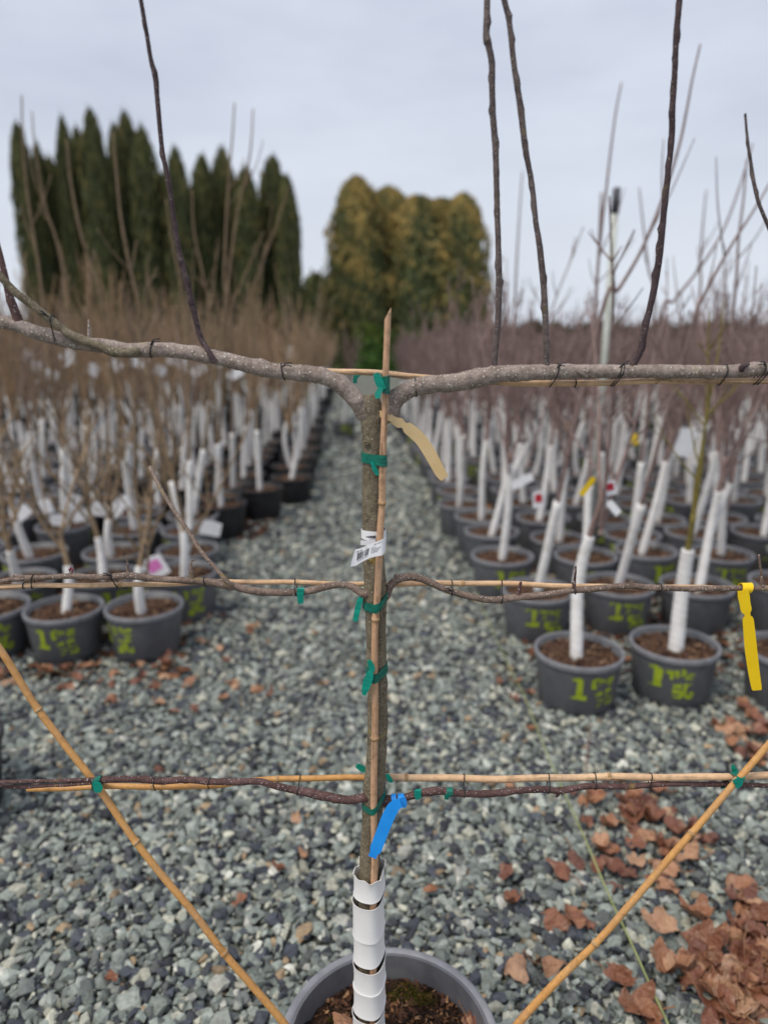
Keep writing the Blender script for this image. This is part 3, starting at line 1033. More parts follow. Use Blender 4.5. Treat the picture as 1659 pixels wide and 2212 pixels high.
def band_loop(mb, zc, h, slope=0.0, extra=None, th=0.0007, pad=0.0012, sag=0.0, seed=0, circles=None, xc=None):
    rg = np.random.default_rng(seed)
    if circles is None:
        tx, ty, tr = trunk_at(zc)
        i = int(np.argmin(abs(vert[0][:, 2] - zc)))
        circles = [(tx, ty, tr + pad), (vert[0][i, 0], vert[0][i, 1], vert[1][i] + pad)]
        xc = tx
    lp = hull_loop(circles, 44)
    fr = np.clip((lp[:, 1].max() - lp[:, 1]) / (np.ptp(lp[:, 1]) + 1e-9), 0, 1)
    p = np.stack([lp[:, 0], lp[:, 1], zc + slope * (lp[:, 0] - xc) - sag * fr], -1)
    hh = h / 2 * (1 + 0.12 * np.sin(np.linspace(0, 4 * math.pi, 44, endpoint=False) + seed))
    w = np.stack([rg.normal(0, 0.0002, 44), rg.normal(0, 0.0002, 44), hh], -1)
    ribbon(mb, p, w, th, True)
    return mb


GT = 'green tape ties of the espalier'


def tape(label, bands=(), tails=(), origin=None):
    o = empty('tape_tie', origin)
    m = MB()
    for b in bands:
        band_loop(m, **b)
    if bands:
        build(m, 'loop', M['tape_dark'], o, sharp=True)
    for t_rows, Y0, mt in tails:
        m2 = MB()
        strip(m2, t_rows, Y0, 0.0007, 6, 0.25)
        build(m2, 'tape_end', M[mt], o, sharp=True)
    tag(o, label, 'tape tie', GT)


def z_of(y, Y=D0):
    return P(829, y, Y)[0][2]


VF = VC - 0.0085
i_ = int(np.argmin(abs(vert[0][:, 2] - z_of(812))))
hc, hr_ = near_x(top_c, 832)
cv = [(vert[0][i_, 0], vert[0][i_, 1], vert[1][i_] + .001), (vert[0][i_, 0] - 0.003, hc[1], hr_ + .001)]
tape('green tape tie lashing the upright cane to the top level cane', [dict(zc=z_of(822), h=0.019, circles=cv, xc=vert[0][i_, 0], sag=0.002, seed=1), dict(zc=z_of(834), h=0.010, slope=-0.3, circles=cv, xc=vert[0][i_, 0], sag=0.003, seed=2)],
     [([(812, 806, 12), (818, 822, 18), (827, 842, 16)], VF, 'tape'), ([(824, 838, 10), (818, 848, 13), (815, 856, 12), (812, 860, 3)], VF, 'tape')], tuple(P(832, 845, VC)[0]))
m_ = MB()
strip(m_, [(784, 801, 6), (775, 806, 12), (768, 816, 10), (767, 828, 8)], D0 + .034, 0.0007)
o = build(m_, 'tape_tie', M['tape'], None, tuple(P(770, 820, D0 + .034)[0]), sharp=True)
tag(o, 'loose green tape end poking out behind the top level cane', 'tape tie', GT)
tape('green tape tie on the trunk below the beige tag', [dict(zc=z_of(987), h=0.015, slope=-0.08, seed=3), dict(zc=z_of(993), h=0.007, slope=-0.03, pad=0.002, seed=4)],
     [([(803, 997, 5), (806, 1006, 9), (812, 1018, 11), (817, 1027, 4)], D0 - .024, 'tape')], tuple(P(805, 1000, D0)[0]))
tape('green tape tie at the middle tier with a straight hanging end', [dict(zc=z_of(1288), h=0.013, slope=0.42, sag=0.010, seed=5), dict(zc=z_of(1285), h=0.007, slope=0.55, pad=0.002, sag=0.012, seed=6)],
     [([(783, 1288, 6), (778, 1296, 12), (773, 1315, 12), (767, 1342, 11)], D0 - .012, 'tape')], tuple(P(805, 1300, D0)[0]))
tape('green tape tie on the trunk midway between two tiers of branches', [dict(zc=z_of(1438), h=0.013, slope=0.1, sag=0.006, seed=7), dict(zc=z_of(1445), h=0.007, slope=0.18, pad=0.002, sag=0.006, seed=8)],
     [([(797, 1426, 10), (803, 1442, 14), (805, 1452, 6)], VF - .002, 'tape'), ([(803, 1448, 7), (799, 1458, 16), (793, 1476, 19), (788, 1492, 13), (787, 1502, 8)], VF - .002, 'tape')], tuple(P(805, 1450, D0)[0]))
tape('green tape tie at the lowest tier beside the blue tag', [dict(zc=z_of(1715), h=0.012, slope=0.62, sag=0.013, seed=9)],
     [([(836, 1672, 8), (842, 1684, 12), (848, 1690, 4)], D0 - .01, 'tape')], tuple(P(812, 1720, D0)[0]))
m_ = MB()
strip(m_, [(770, 1653, 10), (782, 1660, 15), (790, 1666, 8)], D0 + .03, 0.0007)
o = build(m_, 'tape_tie', M['tape'], None, tuple(P(780, 1660, D0 + .03)[0]), sharp=True)
tag(o, 'loose green tape end behind the trunk above the blue tag', 'tape tie', GT)


def ring_tape(x, line, h, label, tail=None, mt='tape'):
    """tape round a level branch"""
    c, r = near_x(line, x)
    lp = hull_loop([(c[1], c[2], r + 0.001)], 24)
    p = np.stack([np.full(24, c[0]), lp[:, 0], lp[:, 1]], -1)
    m = MB()
    ribbon(m, p, np.tile((h / 2, 0, 0.0003), (24, 1)), 0.0007, True)
    if tail:
        strip(m, tail, c[1] - r - .0015, 0.0007)
    o = build(m, 'tape_tie', M[mt], None, tuple(float(a) for a in c), sharp=True)
    tag(o, label, 'tape tie', GT)


ring_tape(648, LM_L, 0.011, 'green tape wound once round the middle branch with the pink bud', [(649, 1272, 14), (649, 1288, 14), (650, 1304, 12)])
ring_tape(902, LL_R, 0.009, 'green tape ring next to the blue tag on the lowest branch', [(902, 1708, 16), (902, 1720, 13), (903, 1727, 7)])
ring_tape(971, LL_R, 0.010, 'second green tape ring out from the blue tag on the lowest branch', [(966, 1716, 14), (964, 1727, 8)], 'tape_dark')
for (x, lns, diag, lbl) in ((210, (LL_L, lowl_c), diag_l, 'green tape knot where the slanting cane crosses the untagged lowest branch'),
                            (1594, (LL_R, lowr_c), diag_r, 'green tape knot where the slanting cane crosses the blue-tagged lowest branch')):
    cs = []
    for ln_ in (*lns, diag):
        c, r = near_x(ln_, x)
        cs.append((c[1], c[2], r + 0.001))
    lp = hull_loop(cs, 32)
    px_ = np.stack([c[0] + (lp[:, 1] - c[2]) * 0.35, lp[:, 0], lp[:, 1]], -1)
    m = MB()
    ribbon(m, px_, np.tile((0.0065, 0, 0.002), (32, 1)), 0.0007, True)
    ob = empty('tape_tie', tuple(float(a) for a in c))
    build(m, 'loop', M['tape_dark'], ob, sharp=True)
    yb = min(q[0] - q[2] for q in cs) - 0.002
    ends = [([(204, 1690, 12), (212, 1700, 22), (212, 1712, 12)], yb)] if x < 800 else [([(1581, 1652, 6), (1586, 1664, 12), (1592, 1674, 8)], cs[1][0] + .012), ([(1588, 1682, 16), (1594, 1692, 20), (1590, 1702, 6)], yb)]
    for rows_, y_ in ends:
        m = MB()
        strip(m, rows_, y_)
        build(m, 'tape_end', M['tape'], ob, sharp=True)
    tag(ob, lbl, 'tape tie', GT)

# ------------------------------------------------------------------ tags
def hang_tag(name, label, parts, origin, cat='tag'):
    o = empty(name, origin)
    for nm, rows, Y0, mt, curl in parts:
        m = MB()
        strip(m, rows, Y0, 0.0007, 7, curl)
        build(m, nm, M[mt], o, sharp=True)
    tag(o, label, cat)
    return o


def loop_on(line, x, w, mat, parent, pad=0.0016, lean=0.0):
    c, r = near_x(line, x)
    lp = hull_loop([(c[1], c[2], r + pad)], 24)
    m = MB()
    ribbon(m, np.stack([c[0] + lean * (lp[:, 1] - c[2]), lp[:, 0], lp[:, 1]], -1), np.tile((w / 2, 0, 0.0003), (24, 1)), 0.0007, True)
    return build(m, 'loop', M[mat], parent, sharp=True)


o = hang_tag('plant_tag', 'bright yellow plastic strip tag hanging from the middle branch', [('strip', [(1604, 1276, 22), (1606, 1290, 24), (1608, 1302, 22), (1611, 1318, 22), (1613, 1325, 13), (1614, 1331, 13), (1615, 1338, 22), (1618, 1370, 24), (1622, 1410, 25), (1628, 1455, 23), (1633, 1484, 21), (1634, 1491, 18)], D0 - .013, 'tag_yellow', 0.1)],
             tuple(P(1610, 1290, D0)[0]))
loop_on(LM_R, 1607, 0.016, 'tag_yellow', o, 0.004, 0.2)
o = hang_tag('plant_tag', 'pale beige curved strip tag hanging at the top fork', [('strip', [(840, 900, 14), (848, 906, 16), (856, 911, 19), (864, 914, 22), (870, 917, 15), (874, 920, 15), (880, 924, 24), (894, 935, 26), (910, 951, 26), (926, 975, 26), (940, 1000, 25), (952, 1022, 23), (961, 1033, 19)], D0 - .012, 'tag_beige', 0.15)],
             tuple(P(845, 905, D0)[0]))
m = MB()
lp = hull_loop([(LT_R[0][8][0], D0, LT_R[1][8] + 0.002)], 24)
ribbon(m, np.stack([lp[:, 0], lp[:, 1], np.full(24, LT_R[0][8][2] - 0.002) - (lp[:, 0] - LT_R[0][8][0]) * 0.4], -1), np.tile((0, 0, 0.0045), (24, 1)), 0.0007, True)
build(m, 'loop', M['tag_beige'], o, sharp=True)
o = hang_tag('plant_tag', 'bright blue plastic strip tag hanging from the lowest branch', [('strip', [(866, 1735, 20), (858, 1738, 23), (850, 1744, 26), (842, 1758, 27), (834, 1776, 27), (826, 1797, 26), (818, 1818, 26), (811, 1836, 25), (808, 1842, 18), (804, 1852, 18)], VC - .012, 'tag_blue', 0.1),
                                                                                     ('fold', [(870, 1744, 14), (872, 1736, 14), (869, 1722, 12)], VC - .006, 'tag_blue', 0.3)],
             tuple(P(862, 1735, D0)[0]))
loop_on(LL_R, 863, 0.010, 'tag_blue', o, 0.002, 0.15)
loop_on(LL_R, 852, 0.008, 'tag_blue', o, 0.002, -0.15)

# white barcode label
o = empty('barcode_label', tuple(P(805, 1170, D0)[0]))
m = MB()
band_loop(m, zc=z_of(1151), h=0.013, slope=0.0, seed=12, pad=0.0018, circles=[(trunk_at(z_of(1151))[0] + 0.001, D0, 0.0185)], xc=0)
build(m, 'collar', M['tag_white'], o, sharp=True)
m = MB()
strip(m, [(777, 1173, 6), (790, 1171, 10), (812, 1168, 10)], D0 - .0195, 0.0006)
strip(m, [(790, 1160, 1), (800, 1160, 3), (812, 1160, 5)], D0 - .0202, 0.0004)
m2 = MB()
strip(m2, [(791, 1160, 2), (800, 1160, 4), (812, 1160, 6)], D0 - .0203, 0.0006)
m = MB()
strip(m, [(779, 1172, 10), (795, 1173, 10), (812, 1171, 10)], D0 - .0193, 0.0006)
build(m, 'collar', M['tag_white'], o, sharp=True)
build(m2, 'slit', M['print'], o, sharp=True)
m = MB()
# the hanging label: bent plate, drawn corner by corner
LY = VC - 0.010
top_e = [(834, 1161), (826, 1165), (812, 1171), (795, 1177), (780, 1184), (769, 1187), (766, 1191)]
bot_e = [(832, 1190), (826, 1199), (812, 1202), (795, 1207), (780, 1215), (768, 1222), (757, 1224)]
tp = np.array([P(a, b, LY + (0.006 if k == 0 else 0) - 0.0015 * k)[0] for k, (a, b) in enumerate(top_e)])
bp = np.array([P(a, b, LY + (0.006 if k == 0 else 0) - 0.0015 * k - 0.003)[0] for k, (a, b) in enumerate(bot_e)])
tp, bp = spline(tp, 4), spline(bp, 4)
ribbon(m, (tp + bp) / 2, (tp - bp) / 2, 0.0006)
lab = build(m, 'label', M['tag_white'], o, sharp=True)


def on_label(u, v):
    """u along from the free end 0..1, v from bottom 0..1"""
    k = (1 - u) * (len(tp) - 1)
    a = np.array([np.interp(k, np.arange(len(tp)), tp[:, c]) for c in range(3)])
    b = np.array([np.interp(k, np.arange(len(tp)), bp[:, c]) for c in range(3)])
    return b + (a - b) * v + np.array((0, -0.0006, -0.0001))


def label_rect(mb, u0, u1, v0, v1, sh=0.0):
    q = [on_label(u0, v0), on_label(u1, v0), on_label(u1 + sh, v1), on_label(u0 + sh, v1)]
    back = [a + np.array((0, 0.0004, 0)) for a in q]
    mb.add(q + back, [(0, 1, 2, 3), (7, 6, 5, 4), (0, 4, 5, 1), (1, 5, 6, 2), (2, 6, 7, 3), (3, 7, 4, 0)])


m, mp_ = MB(), MB()
u = 0.20
for k, w_ in enumerate((4, 1, 2, 1, 3, 1, 1, 1, 2, 3, 1, 1, 2, 1, 3)):
    if k % 2 == 0:
        label_rect(m, u, u + w_ * 0.011, 0.30, 0.74, 0.03)
    u += w_ * 0.011
build(m, 'barcode', M['print'], lab, sharp=True)
for (a, b, v0, v1) in ((0.18, 0.27, 0.80, 0.88), (0.29, 0.36, 0.80, 0.88), (0.22, 0.48, 0.20, 0.25), (0.56, 0.66, 0.66, 0.71), (0.56, 0.78, 0.55, 0.60), (0.56, 0.74, 0.44, 0.49), (0.56, 0.70, 0.33, 0.38),
                       (0.62, 0.68, 0.84, 0.91), (0.70, 0.80, 0.84, 0.91), (0.82, 0.94, 0.84, 0.91), (0.44, 0.46, 0.88, 0.93)):
    label_rect(mp_, a, b, v0, v1, 0.01)
build(mp_, 'printed_line', M['print_pale'], lab, sharp=True)

tag(o, 'white paper label with a barcode collared round the trunk', 'label')

# ------------------------------------------------------------------ white spiral trunk wrap
def spiral_wrap():
    z_top, z_bot = z_of(1905), SOILZ + 0.004
    o = empty('trunk_wrap', (POTX - 0.035, POTY, SOILZ))
    # each turn: (top edge z at the front, bottom edge z at the front) - uneven, torn at the top
    edges = [(1903, 1948), (1962, 2036), (2033, 2091), (2101, 2152), (2148, 2199), (2206, 2262), (2268, 2330)]
    m = MB()
    na = 48
    for k, (yt, yb) in enumerate(edges):
        zt, zb = z_of(yt, D0 - .03), z_of(yb, D0 - .03)
        zm = (zt + zb) / 2
        zm_ = max(zm, SOILZ + 0.02)
        tx, ty, tr = trunk_at(zm_)
        i = int(np.argmin(abs(vert[0][:, 2] - zm_)))
        cs = [(tx, ty, tr + 0.0045), (vert[0][i, 0], vert[0][i, 1], vert[1][i] + 0.004)]
        lp = hull_loop(cs, na)
        ctr = lp.mean(0)
        ang = np.arctan2(lp[:, 1] - ctr[1], lp[:, 0] - ctr[0])
        rad_ = np.linalg.norm(lp - ctr, axis=1)
        lp = ctr + (lp - ctr) / rad_[:, None] * (0.4 * rad_ + 0.6 * max(rad_.mean(), rad_.max() * 0.93))[:, None]
        lp = lp[np.argsort(ang)]
        # one full turn and a little overlap, starting at the back
        idx = (np.arange(na + 6) + int(na * 0.75)) % na   # counter-clockwise seen from above
        q = lp[idx]
        uu = np.linspace(0, 1, len(q))          # from the back, round by the left, to the front, right, back
        pitch = 0.022
        rise = pitch * (uu - 0.5) + 0.010 * np.exp(-((uu - 0.68) / 0.10) ** 2)
        h = (zt - zb)
        grow = 1.0 + 0.05 * np.sin(uu * 6.28 + k) + (0.03 if k % 2 else 0.0)
        c2 = ctr + (q - ctr) * grow[:, None]
        flare = 0.0018
        rows = []
        for s_, fl in ((0.0, 1.0), (0.12, 0.25), (0.5, 0.0), (0.88, 0.2), (1.0, 0.9)):
            off = (c2 - ctr) / np.linalg.norm(c2 - ctr, axis=1)[:, None] * flare * fl
            z = zb + (zt - zb) * s_ + rise
            if k == 0 and s_ == 1.0:
                z = z + 0.004 * np.sin(uu * 40) * np.sin(uu * 17 + 1) - 0.006 * np.exp(-((uu - 0.55) / 0.02) ** 2)
            rows.append(np.column_stack([c2 + off, z]))
        V = np.array(rows)
        nr, nc = V.shape[:2]
        nrm = np.column_stack([(c2 - ctr) / np.linalg.norm(c2 - ctr, axis=1)[:, None], np.zeros(nc)]) * 0.0011
        Vo = np.concatenate([(V + nrm * 0.5).reshape(-1, 3), (V - nrm * 0.5).reshape(-1, 3)])
        F = []
        B_ = nr * nc
        for r in range(nr - 1):
            for c in range(nc - 1):
                a = r * nc + c
                F.append((a, a + 1, a + nc + 1, a + nc))
                F.append((B_ + a, B_ + a + nc, B_ + a + nc + 1, B_ + a + 1))
        for c in range(nc - 1):
            F.append((c, B_ + c, B_ + c + 1, c + 1))
            a = (nr - 1) * nc + c
            F.append((a, a + 1, B_ + a + 1, B_ + a))
        for r in range(nr - 1):
            a = r * nc
            F.append((a, a + nc, B_ + a + nc, B_ + a))
            a = r * nc + nc - 1
            F.append((a, B_ + a, B_ + a + nc, a + nc))
        t = MB()
        t.add(Vo, F)
        build(t, 'coil', M['wrap'], o, sharp=True)
    tag(o, 'white plastic spiral guard coiled round the espalier trunk above its pot', 'trunk guard')


spiral_wrap()

# ------------------------------------------------------------------ fallen leaves
def leaf_mesh(seed, kind=0):
    rg = np.random.default_rng(seed)
    n = 26
    a = np.linspace(-math.pi, math.pi, n, endpoint=False)
    if kind == 0:     # lobed
        r = 0.5 * (0.62 + 0.30 * np.abs(np.cos(2.5 * a)) + rg.normal(0, 0.05, n))
    elif kind == 1:   # oval, ragged
        r = 0.5 * (0.72 + rg.normal(0, 0.07, n))
    else:
        r = 0.5 * (0.55 + 0.35 * np.abs(np.cos(1.5 * a + 0.4)) + rg.normal(0, 0.06, n))
    x, y = r * np.cos(a) * 1.15, r * np.sin(a) * 0.85
    m = MB()
    b1, b2, tw = rg.uniform(0.4, 2.0), rg.uniform(0.2, 3.0), rg.uniform(-1.6, 1.6)
    def z(x, y, j=0.0):
        return b1 * x * x * 0.8 + b2 * y * y + tw * x * y + 0.11 * np.sin(9 * x + seed) * np.sin(8 * y + 2 * seed) + j
    rings = [(x * s, y * s) for s in (1.0, 0.62, 0.3)]
    V = []
    for k, (rx, ry) in enumerate(rings):
        V.append(np.stack([rx, ry, z(rx, ry, rg.normal(0, 0.02, n) if k == 0 else 0)], -1))
    V.append(np.array([[0, 0, 0.0]]))
    V = np.concatenate(V)
    V[:, 2] -= V[:, 2].min()
    j = np.arange(n)
    k = (j + 1) % n
    m.add(V, np.concatenate([np.stack([r_ * n + j, r_ * n + k, (r_ + 1) * n + k, (r_ + 1) * n + j], -1) for r_ in range(2)]))
    m.also(np.stack([2 * n + j, 2 * n + k, np.full(n, 3 * n)], -1))
    me = m.mesh('leaf', True)
    st = MB()
    tube(st, spline([(-0.85, 0.05, V[:, 2].max() * 0.6), (-0.5, 0.0, z(-0.5, 0) - (z(0, 0) - 0) + 0.0), (0.0, 0, 0.02), (0.45, 0, z(0.45, 0) + 0.01)], 4), np.linspace(0.022, 0.008, 13), 5)
    me2 = st.mesh('stem', True)
    return me, me2


LEAF = [leaf_mesh(k, k % 3) for k in range(9)]
for a, b in LEAF:
    a.materials.append(M['leaf'])
    b.materials.append(M['leaf_vein'])


def fallen_leaf(pos, size, label, group, tilt=0.35, stem=True, k=None):
    me, ms = LEAF[rng.integers(0, len(LEAF))] if k is None else LEAF[k]
    o = empty('fallen_leaf', tuple(pos))
    o.rotation_euler = (rng.uniform(-tilt, tilt), rng.uniform(-tilt, tilt), rng.uniform(0, 6.28))
    o.scale = (size, size * rng.uniform(0.75, 1.1), size)
    b = link('blade', me, None, o)
    if rng.uniform() < 0.35:
        b.rotation_euler = (math.pi, 0, 0)
        b.location = (0, 0, 0.25)
    if stem and rng.uniform() < 0.5:
        link('stem', ms, None, o)
    tag(o, label, 'leaf', group)


def leaf_cluster(cx, cy, sx, sy, n, label, group, smin=0.05, smax=0.10):
    c = 0
    while c < n:
        x, y = rng.normal(cx, sx), rng.normal(cy, sy)
        if not (-60 < x < 1720 and 1330 < y < 2260):
            continue
        p = G(x, y, 0.0)
        if (p[0] - POTX) ** 2 + (p[1] - POTY) ** 2 < 0.235 ** 2:
            continue
        p[2] = 0.016 + rng.uniform(0, 0.012)
        fallen_leaf(p, rng.uniform(smin, smax), label, group)
        c += 1


leaf_cluster(1600, 2100, 85, 85, 66, 'dry brown leaf in the deep drift heaped on the gravel', 'leaves in the deep drift', 0.07, 0.115)
leaf_cluster(1400, 1850, 80, 60, 34, 'dry red-brown leaf in the thin drift behind the slanting cane', 'leaves in the thin drift', 0.055, 0.10)
leaf_cluster(1340, 1755, 60, 25, 14, 'dry red-brown leaf in the thin drift behind the slanting cane', 'leaves in the thin drift', 0.055, 0.095)
leaf_cluster(1620, 1600, 45, 40, 22, 'dark brown leaf lying by the pot nearest the yellow tag', 'leaves by the yellow tag', 0.06, 0.10)
leaf_cluster(230, 1480, 150, 30, 34, 'dry orange-brown leaf at the foot of the grey pots on the budded side', 'leaves at the foot of the grey pots', 0.05, 0.085)
leaf_cluster(520, 1400, 60, 60, 9, 'dry orange-brown leaf at the foot of the grey pots on the budded side', 'leaves at the foot of the grey pots', 0.05, 0.085)
leaf_cluster(1110, 1500, 25, 50, 5, 'dry brown leaf by the grassy stalk in the aisle', 'leaves by the grassy stalk', 0.06, 0.09)
for (x, y, s_) in ((1205, 1930 + 55, .095), (1112, 2090, .09), (1188, 2085, .095), (1235, 1990, .10), (1258, 1990, .08), (930, 1925, .05), (1095, 1890, .06), (1100, 1700, .05), (1340, 2120, .09), (1370, 2180, .10), (1400, 2200, .09), (1240, 1705, .05),
                   (640, 1770, .05), (345, 1660, .05), (600, 1880, .05), (660, 1850, .05), (520, 1950, .05), (240, 2120, .04), (1300, 1830, .09), (1100, 1950, .06), (700, 1480, .06)):
    p = G(x, y, 0.022)
    fallen_leaf(p, s_, 'single dry brown leaf lying alone on open gravel', 'scattered leaves on open gravel')
for (x, y, s_, k_) in ((-0.075, 1.085, .07, 0), (0.165, 1.085, .055, 1), (0.185 - .02, 1.10, .05, 4), (-0.07, 1.04, .05, 3), (0.09, 1.05, .04, 5)):
    fallen_leaf((x, y, SOILZ + 0.008), s_, 'curled dry leaf lying on the soil of the espalier pot', 'leaves in the espalier pot', 0.5, k=k_)

# stalks on the gravel
pts = [(1029, 1276), (1044, 1321), (1069, 1381), (1099, 1441), (1135, 1515), (1159, 1583), (1189, 1653), (1229, 1738), (1259, 1808), (1279, 1858), (1319, 1948), (1359, 2038), (1404, 2138), (1440, 2215), (1480, 2300)]
line = np.array([G(a, b, 0.03) for a, b in pts])
line[:, 2] += np.array([0.0, .01, .015, .005, .01, .02, .012, .004, .008, .012, .006, .012, .01, .008, .005])
m = MB()
sl = spline(line, 8)
tube(m, sl, np.linspace(0.0018, 0.0032, len(sl)), 6)
o = build(m, 'grass_stalk', M['stalk'], None, tuple(line[-1]))
tag(o, 'long thin pale green stalk lying along the gravel', 'stalk')
m = MB()
q = spline([G(1264, 1670, 0.03), G(1272, 1600, 0.03), G(1276, 1560, 0.035)], 8)
tube(m, q, 0.002, 6)
o = build(m, 'twig', M['stalk_red'], None, tuple(q[0]))
tag(o, 'thin reddish twig on gravel in front of a marked pot', 'twig')

# ------------------------------------------------------------------ nursery stock
def pot_meshes(R, hgt, seg=32, square=False):
    m = MB()
    rb = R * 0.84
    prof = [(0.0001, 0.0), (rb - 0.004, 0.0), (rb, 0.006), (R * 0.955, hgt - 0.028), (R * 0.955, hgt - 0.004), (R * 0.925, hgt - 0.004), (R * 0.90, hgt - 0.06), (0.0001, hgt - 0.06)]
    lathe(m, prof, seg)
    # drainage notches round the foot
    pot = m.mesh('pot')
    m = MB()
    lathe(m, [(R * 0.945, hgt - 0.026), (R * 0.99, hgt - 0.026), (R, hgt - 0.022), (R, hgt - 0.004), (R * 0.99, hgt), (R * 0.945, hgt), (R * 0.93, hgt - 0.006), (R * 0.945, hgt - 0.026)], seg)
    rim = m.mesh('rim')
    m = MB()
    box(m, (rb + 0.001, 0, 0.012), (0.006, 0.034, 0.02))
    notch = m.mesh('drain_hole', False)
    m = soil_disc(R * 0.925, hgt - 0.035, 7, 24, 0.007, 3)
    m.c.append(np.tile((0.075, 0.042, 0.028), (m.n, 1)))
    q_ = 260
    a = rng.uniform(0, 6.283, q_)
    r = R * 0.9 * np.sqrt(rng.uniform(0, 1, q_))
    s_ = rng.uniform(0.006, 0.022, q_)
    scatter(m, chip_p, np.stack([r * np.cos(a), r * np.sin(a), hgt - 0.033 + rng.uniform(0, 0.01, q_)], -1), np.stack([s_, s_ * 0.6, s_ * 0.3], -1), rot_mats(q_, 0.6),
            np.array([(0.20, 0.11, 0.065), (0.12, 0.06, 0.04), (0.04, 0.022, 0.015), (0.28, 0.18, 0.11)])[rng.integers(0, 4, q_)])
    so = m.mesh('soil')
    return pot, rim, so, notch


# rough spray-painted mark: a "1" followed by small scrawled characters
MARK = [(-0.092, -0.058, 0.060, 0.074), (-0.066, -0.040, -0.016, 0.072), (-0.086, -0.028, -0.018, -0.004), (-0.014, 0.020, 0.062, 0.072), (-0.004, 0.008, 0.026, 0.066), (0.024, 0.034, 0.040, 0.074), (0.032, 0.052, 0.056, 0.068),
        (0.046, 0.056, 0.052, 0.074), (0.062, 0.092, 0.058, 0.070), (0.062, 0.072, 0.036, 0.062), (0.070, 0.096, 0.034, 0.044), (0.014, 0.044, -0.002, 0.010), (0.012, 0.024, -0.022, 0.006), (0.016, 0.048, -0.030, -0.020),
        (0.036, 0.050, -0.050, -0.024), (0.014, 0.042, -0.054, -0.044), (0.058, 0.092, 0.002, 0.014), (0.056, 0.068, -0.046, 0.008), (0.060, 0.092, -0.054, -0.042), (0.082, 0.094, -0.050, -0.022), (0.074, 0.094, -0.026, -0.016)]


def mark_mesh(R, hgt, seed, part=1.0):
    rg = np.random.default_rng(seed)
    m = MB()
    zc = hgt * 0.47
    sc = hgt / 0.235
    for (u0, u1, v0, v1) in MARK:
        if rg.uniform() > part:
            continue
        j = rg.normal(0, 0.0055, 8)
        c = [(u0 + j[0], v0 + j[1]), (u1 + j[2], v0 + j[3]), (u1 + j[4], v1 + j[5]), (u0 + j[6], v1 + j[7])]
        V = []
        for a in range(4):
            for b in range(4):
                s, t = a / 3, b / 3
                u = (c[0][0] * (1 - s) + c[1][0] * s) * (1 - t) + (c[3][0] * (1 - s) + c[2][0] * s) * t
                v = (c[0][1] * (1 - s) + c[1][1] * s) * (1 - t) + (c[3][1] * (1 - s) + c[2][1] * s) * t
                z = zc + v * sc
                r = R * (0.84 + (0.955 - 0.84) * min(1, z / (hgt - 0.028))) + 0.0016 + 0.0002 * rg.uniform()
                th = u * sc / r
                V.append((r * math.sin(th), -r * math.cos(th), z))
        F = [(a * 4 + b, (a + 1) * 4 + b, (a + 1) * 4 + b + 1, a * 4 + b + 1) for a in range(3) for b in range(3)]
        m.add(V, F)
    return m.mesh('paint_mark')


PG = pot_meshes(0.190, 0.240)
PB = pot_meshes(0.200, 0.265)
for me, mt in zip(PG, ('pot_grey', 'pot_rim', 'chip', 'pot_black')):
    me.materials.append(M[mt])
for me, mt in zip(PB, ('pot_black', 'pot_black', 'chip', 'pot_black')):
    if not me.materials:
        me.materials.append(M[mt])
MARKS = [mark_mesh(0.19, 0.24, k, 1.0 if k < 3 else 0.75) for k in range(5)]
for me in MARKS:
    me.materials.append(M['paint'])


def spiral_tube(mb, p, r, n=12, turns=9, amp=0.10, col=None):
    s = np.linspace(0, 1, len(p))
    th = np.arange(n) / n
    ring = 1 + amp * ((s[:, None] * turns + th[None, :]) % 1.0 - 0.5)
    tube(mb, p, r, n, True, col, ring)


def grow(rg, hgt, z0, leaders, spread, twigs, tone, lod=1, thick=1.0, lowtwig=0.3, top_r=0.0030):
    """bare crown: leaders from the trunk top with side twigs"""
    m = MB()
    def line(p0, d, ln, bend, k):
        pts = [p0]
        d = d / np.linalg.norm(d)
        st = ln / k
        for _ in range(k):
            d = d + np.array((rg.normal(0, 0.05), rg.normal(0, 0.05), bend))
            d /= np.linalg.norm(d)
            pts.append(pts[-1] + d * st)
        return np.array(pts)
    seg = 6 if lod else 4
    for a in range(leaders):
        az = 2 * math.pi * (a + rg.uniform(-0.3, 0.3)) / leaders
        tl = spread * rg.uniform(0.45, 1.2)
        zs = z0[2] - rg.uniform(0, 0.18)
        p0 = np.array((z0[0], z0[1], zs))
        ln = (hgt - zs) * rg.uniform(0.62, 1.05)
        c = line(p0, np.array((math.cos(az) * tl, math.sin(az) * tl, 1.0)), ln, 0.05, 7)
        cc = tone * rg.uniform(0.75, 1.25)
        tube(m, c, np.linspace(0.0085, top_r, 8) * thick, seg, False, cc)
        for _ in range(twigs):
            s = rg.uniform(lowtwig * 0.3, 0.9)
            i = int(s * 7)
            q = c[i] + (c[i + 1] - c[i]) * (s * 7 - i)
            az2 = rg.uniform(0, 6.28)
            d = np.array((math.cos(az2) * 0.8, math.sin(az2) * 0.8, rg.uniform(0.5, 1.4)))
            l2 = rg.uniform(0.18, 0.55) * (1.1 - s)
            t2 = line(q, d, l2, 0.08, 4)
            tube(m, t2, np.linspace(0.0040, 0.0018, 5) * thick, 4 if lod else 3, False, cc * rg.uniform(0.8, 1.2))
            if lod and rg.uniform() < 0.5:
                d2 = d + rg.normal(0, 0.6, 3)
                t3 = line(t2[2], d2, l2 * 0.5, 0.08, 3)
                tube(m, t3, np.linspace(0.0028, 0.0014, 4) * thick, 3, False, cc)
    return m


MAUVE, TAN = np.array((0.235, 0.165, 0.150)), np.array((0.285, 0.205, 0.130))
OLIVE = np.array((0.16, 0.13, 0.04))


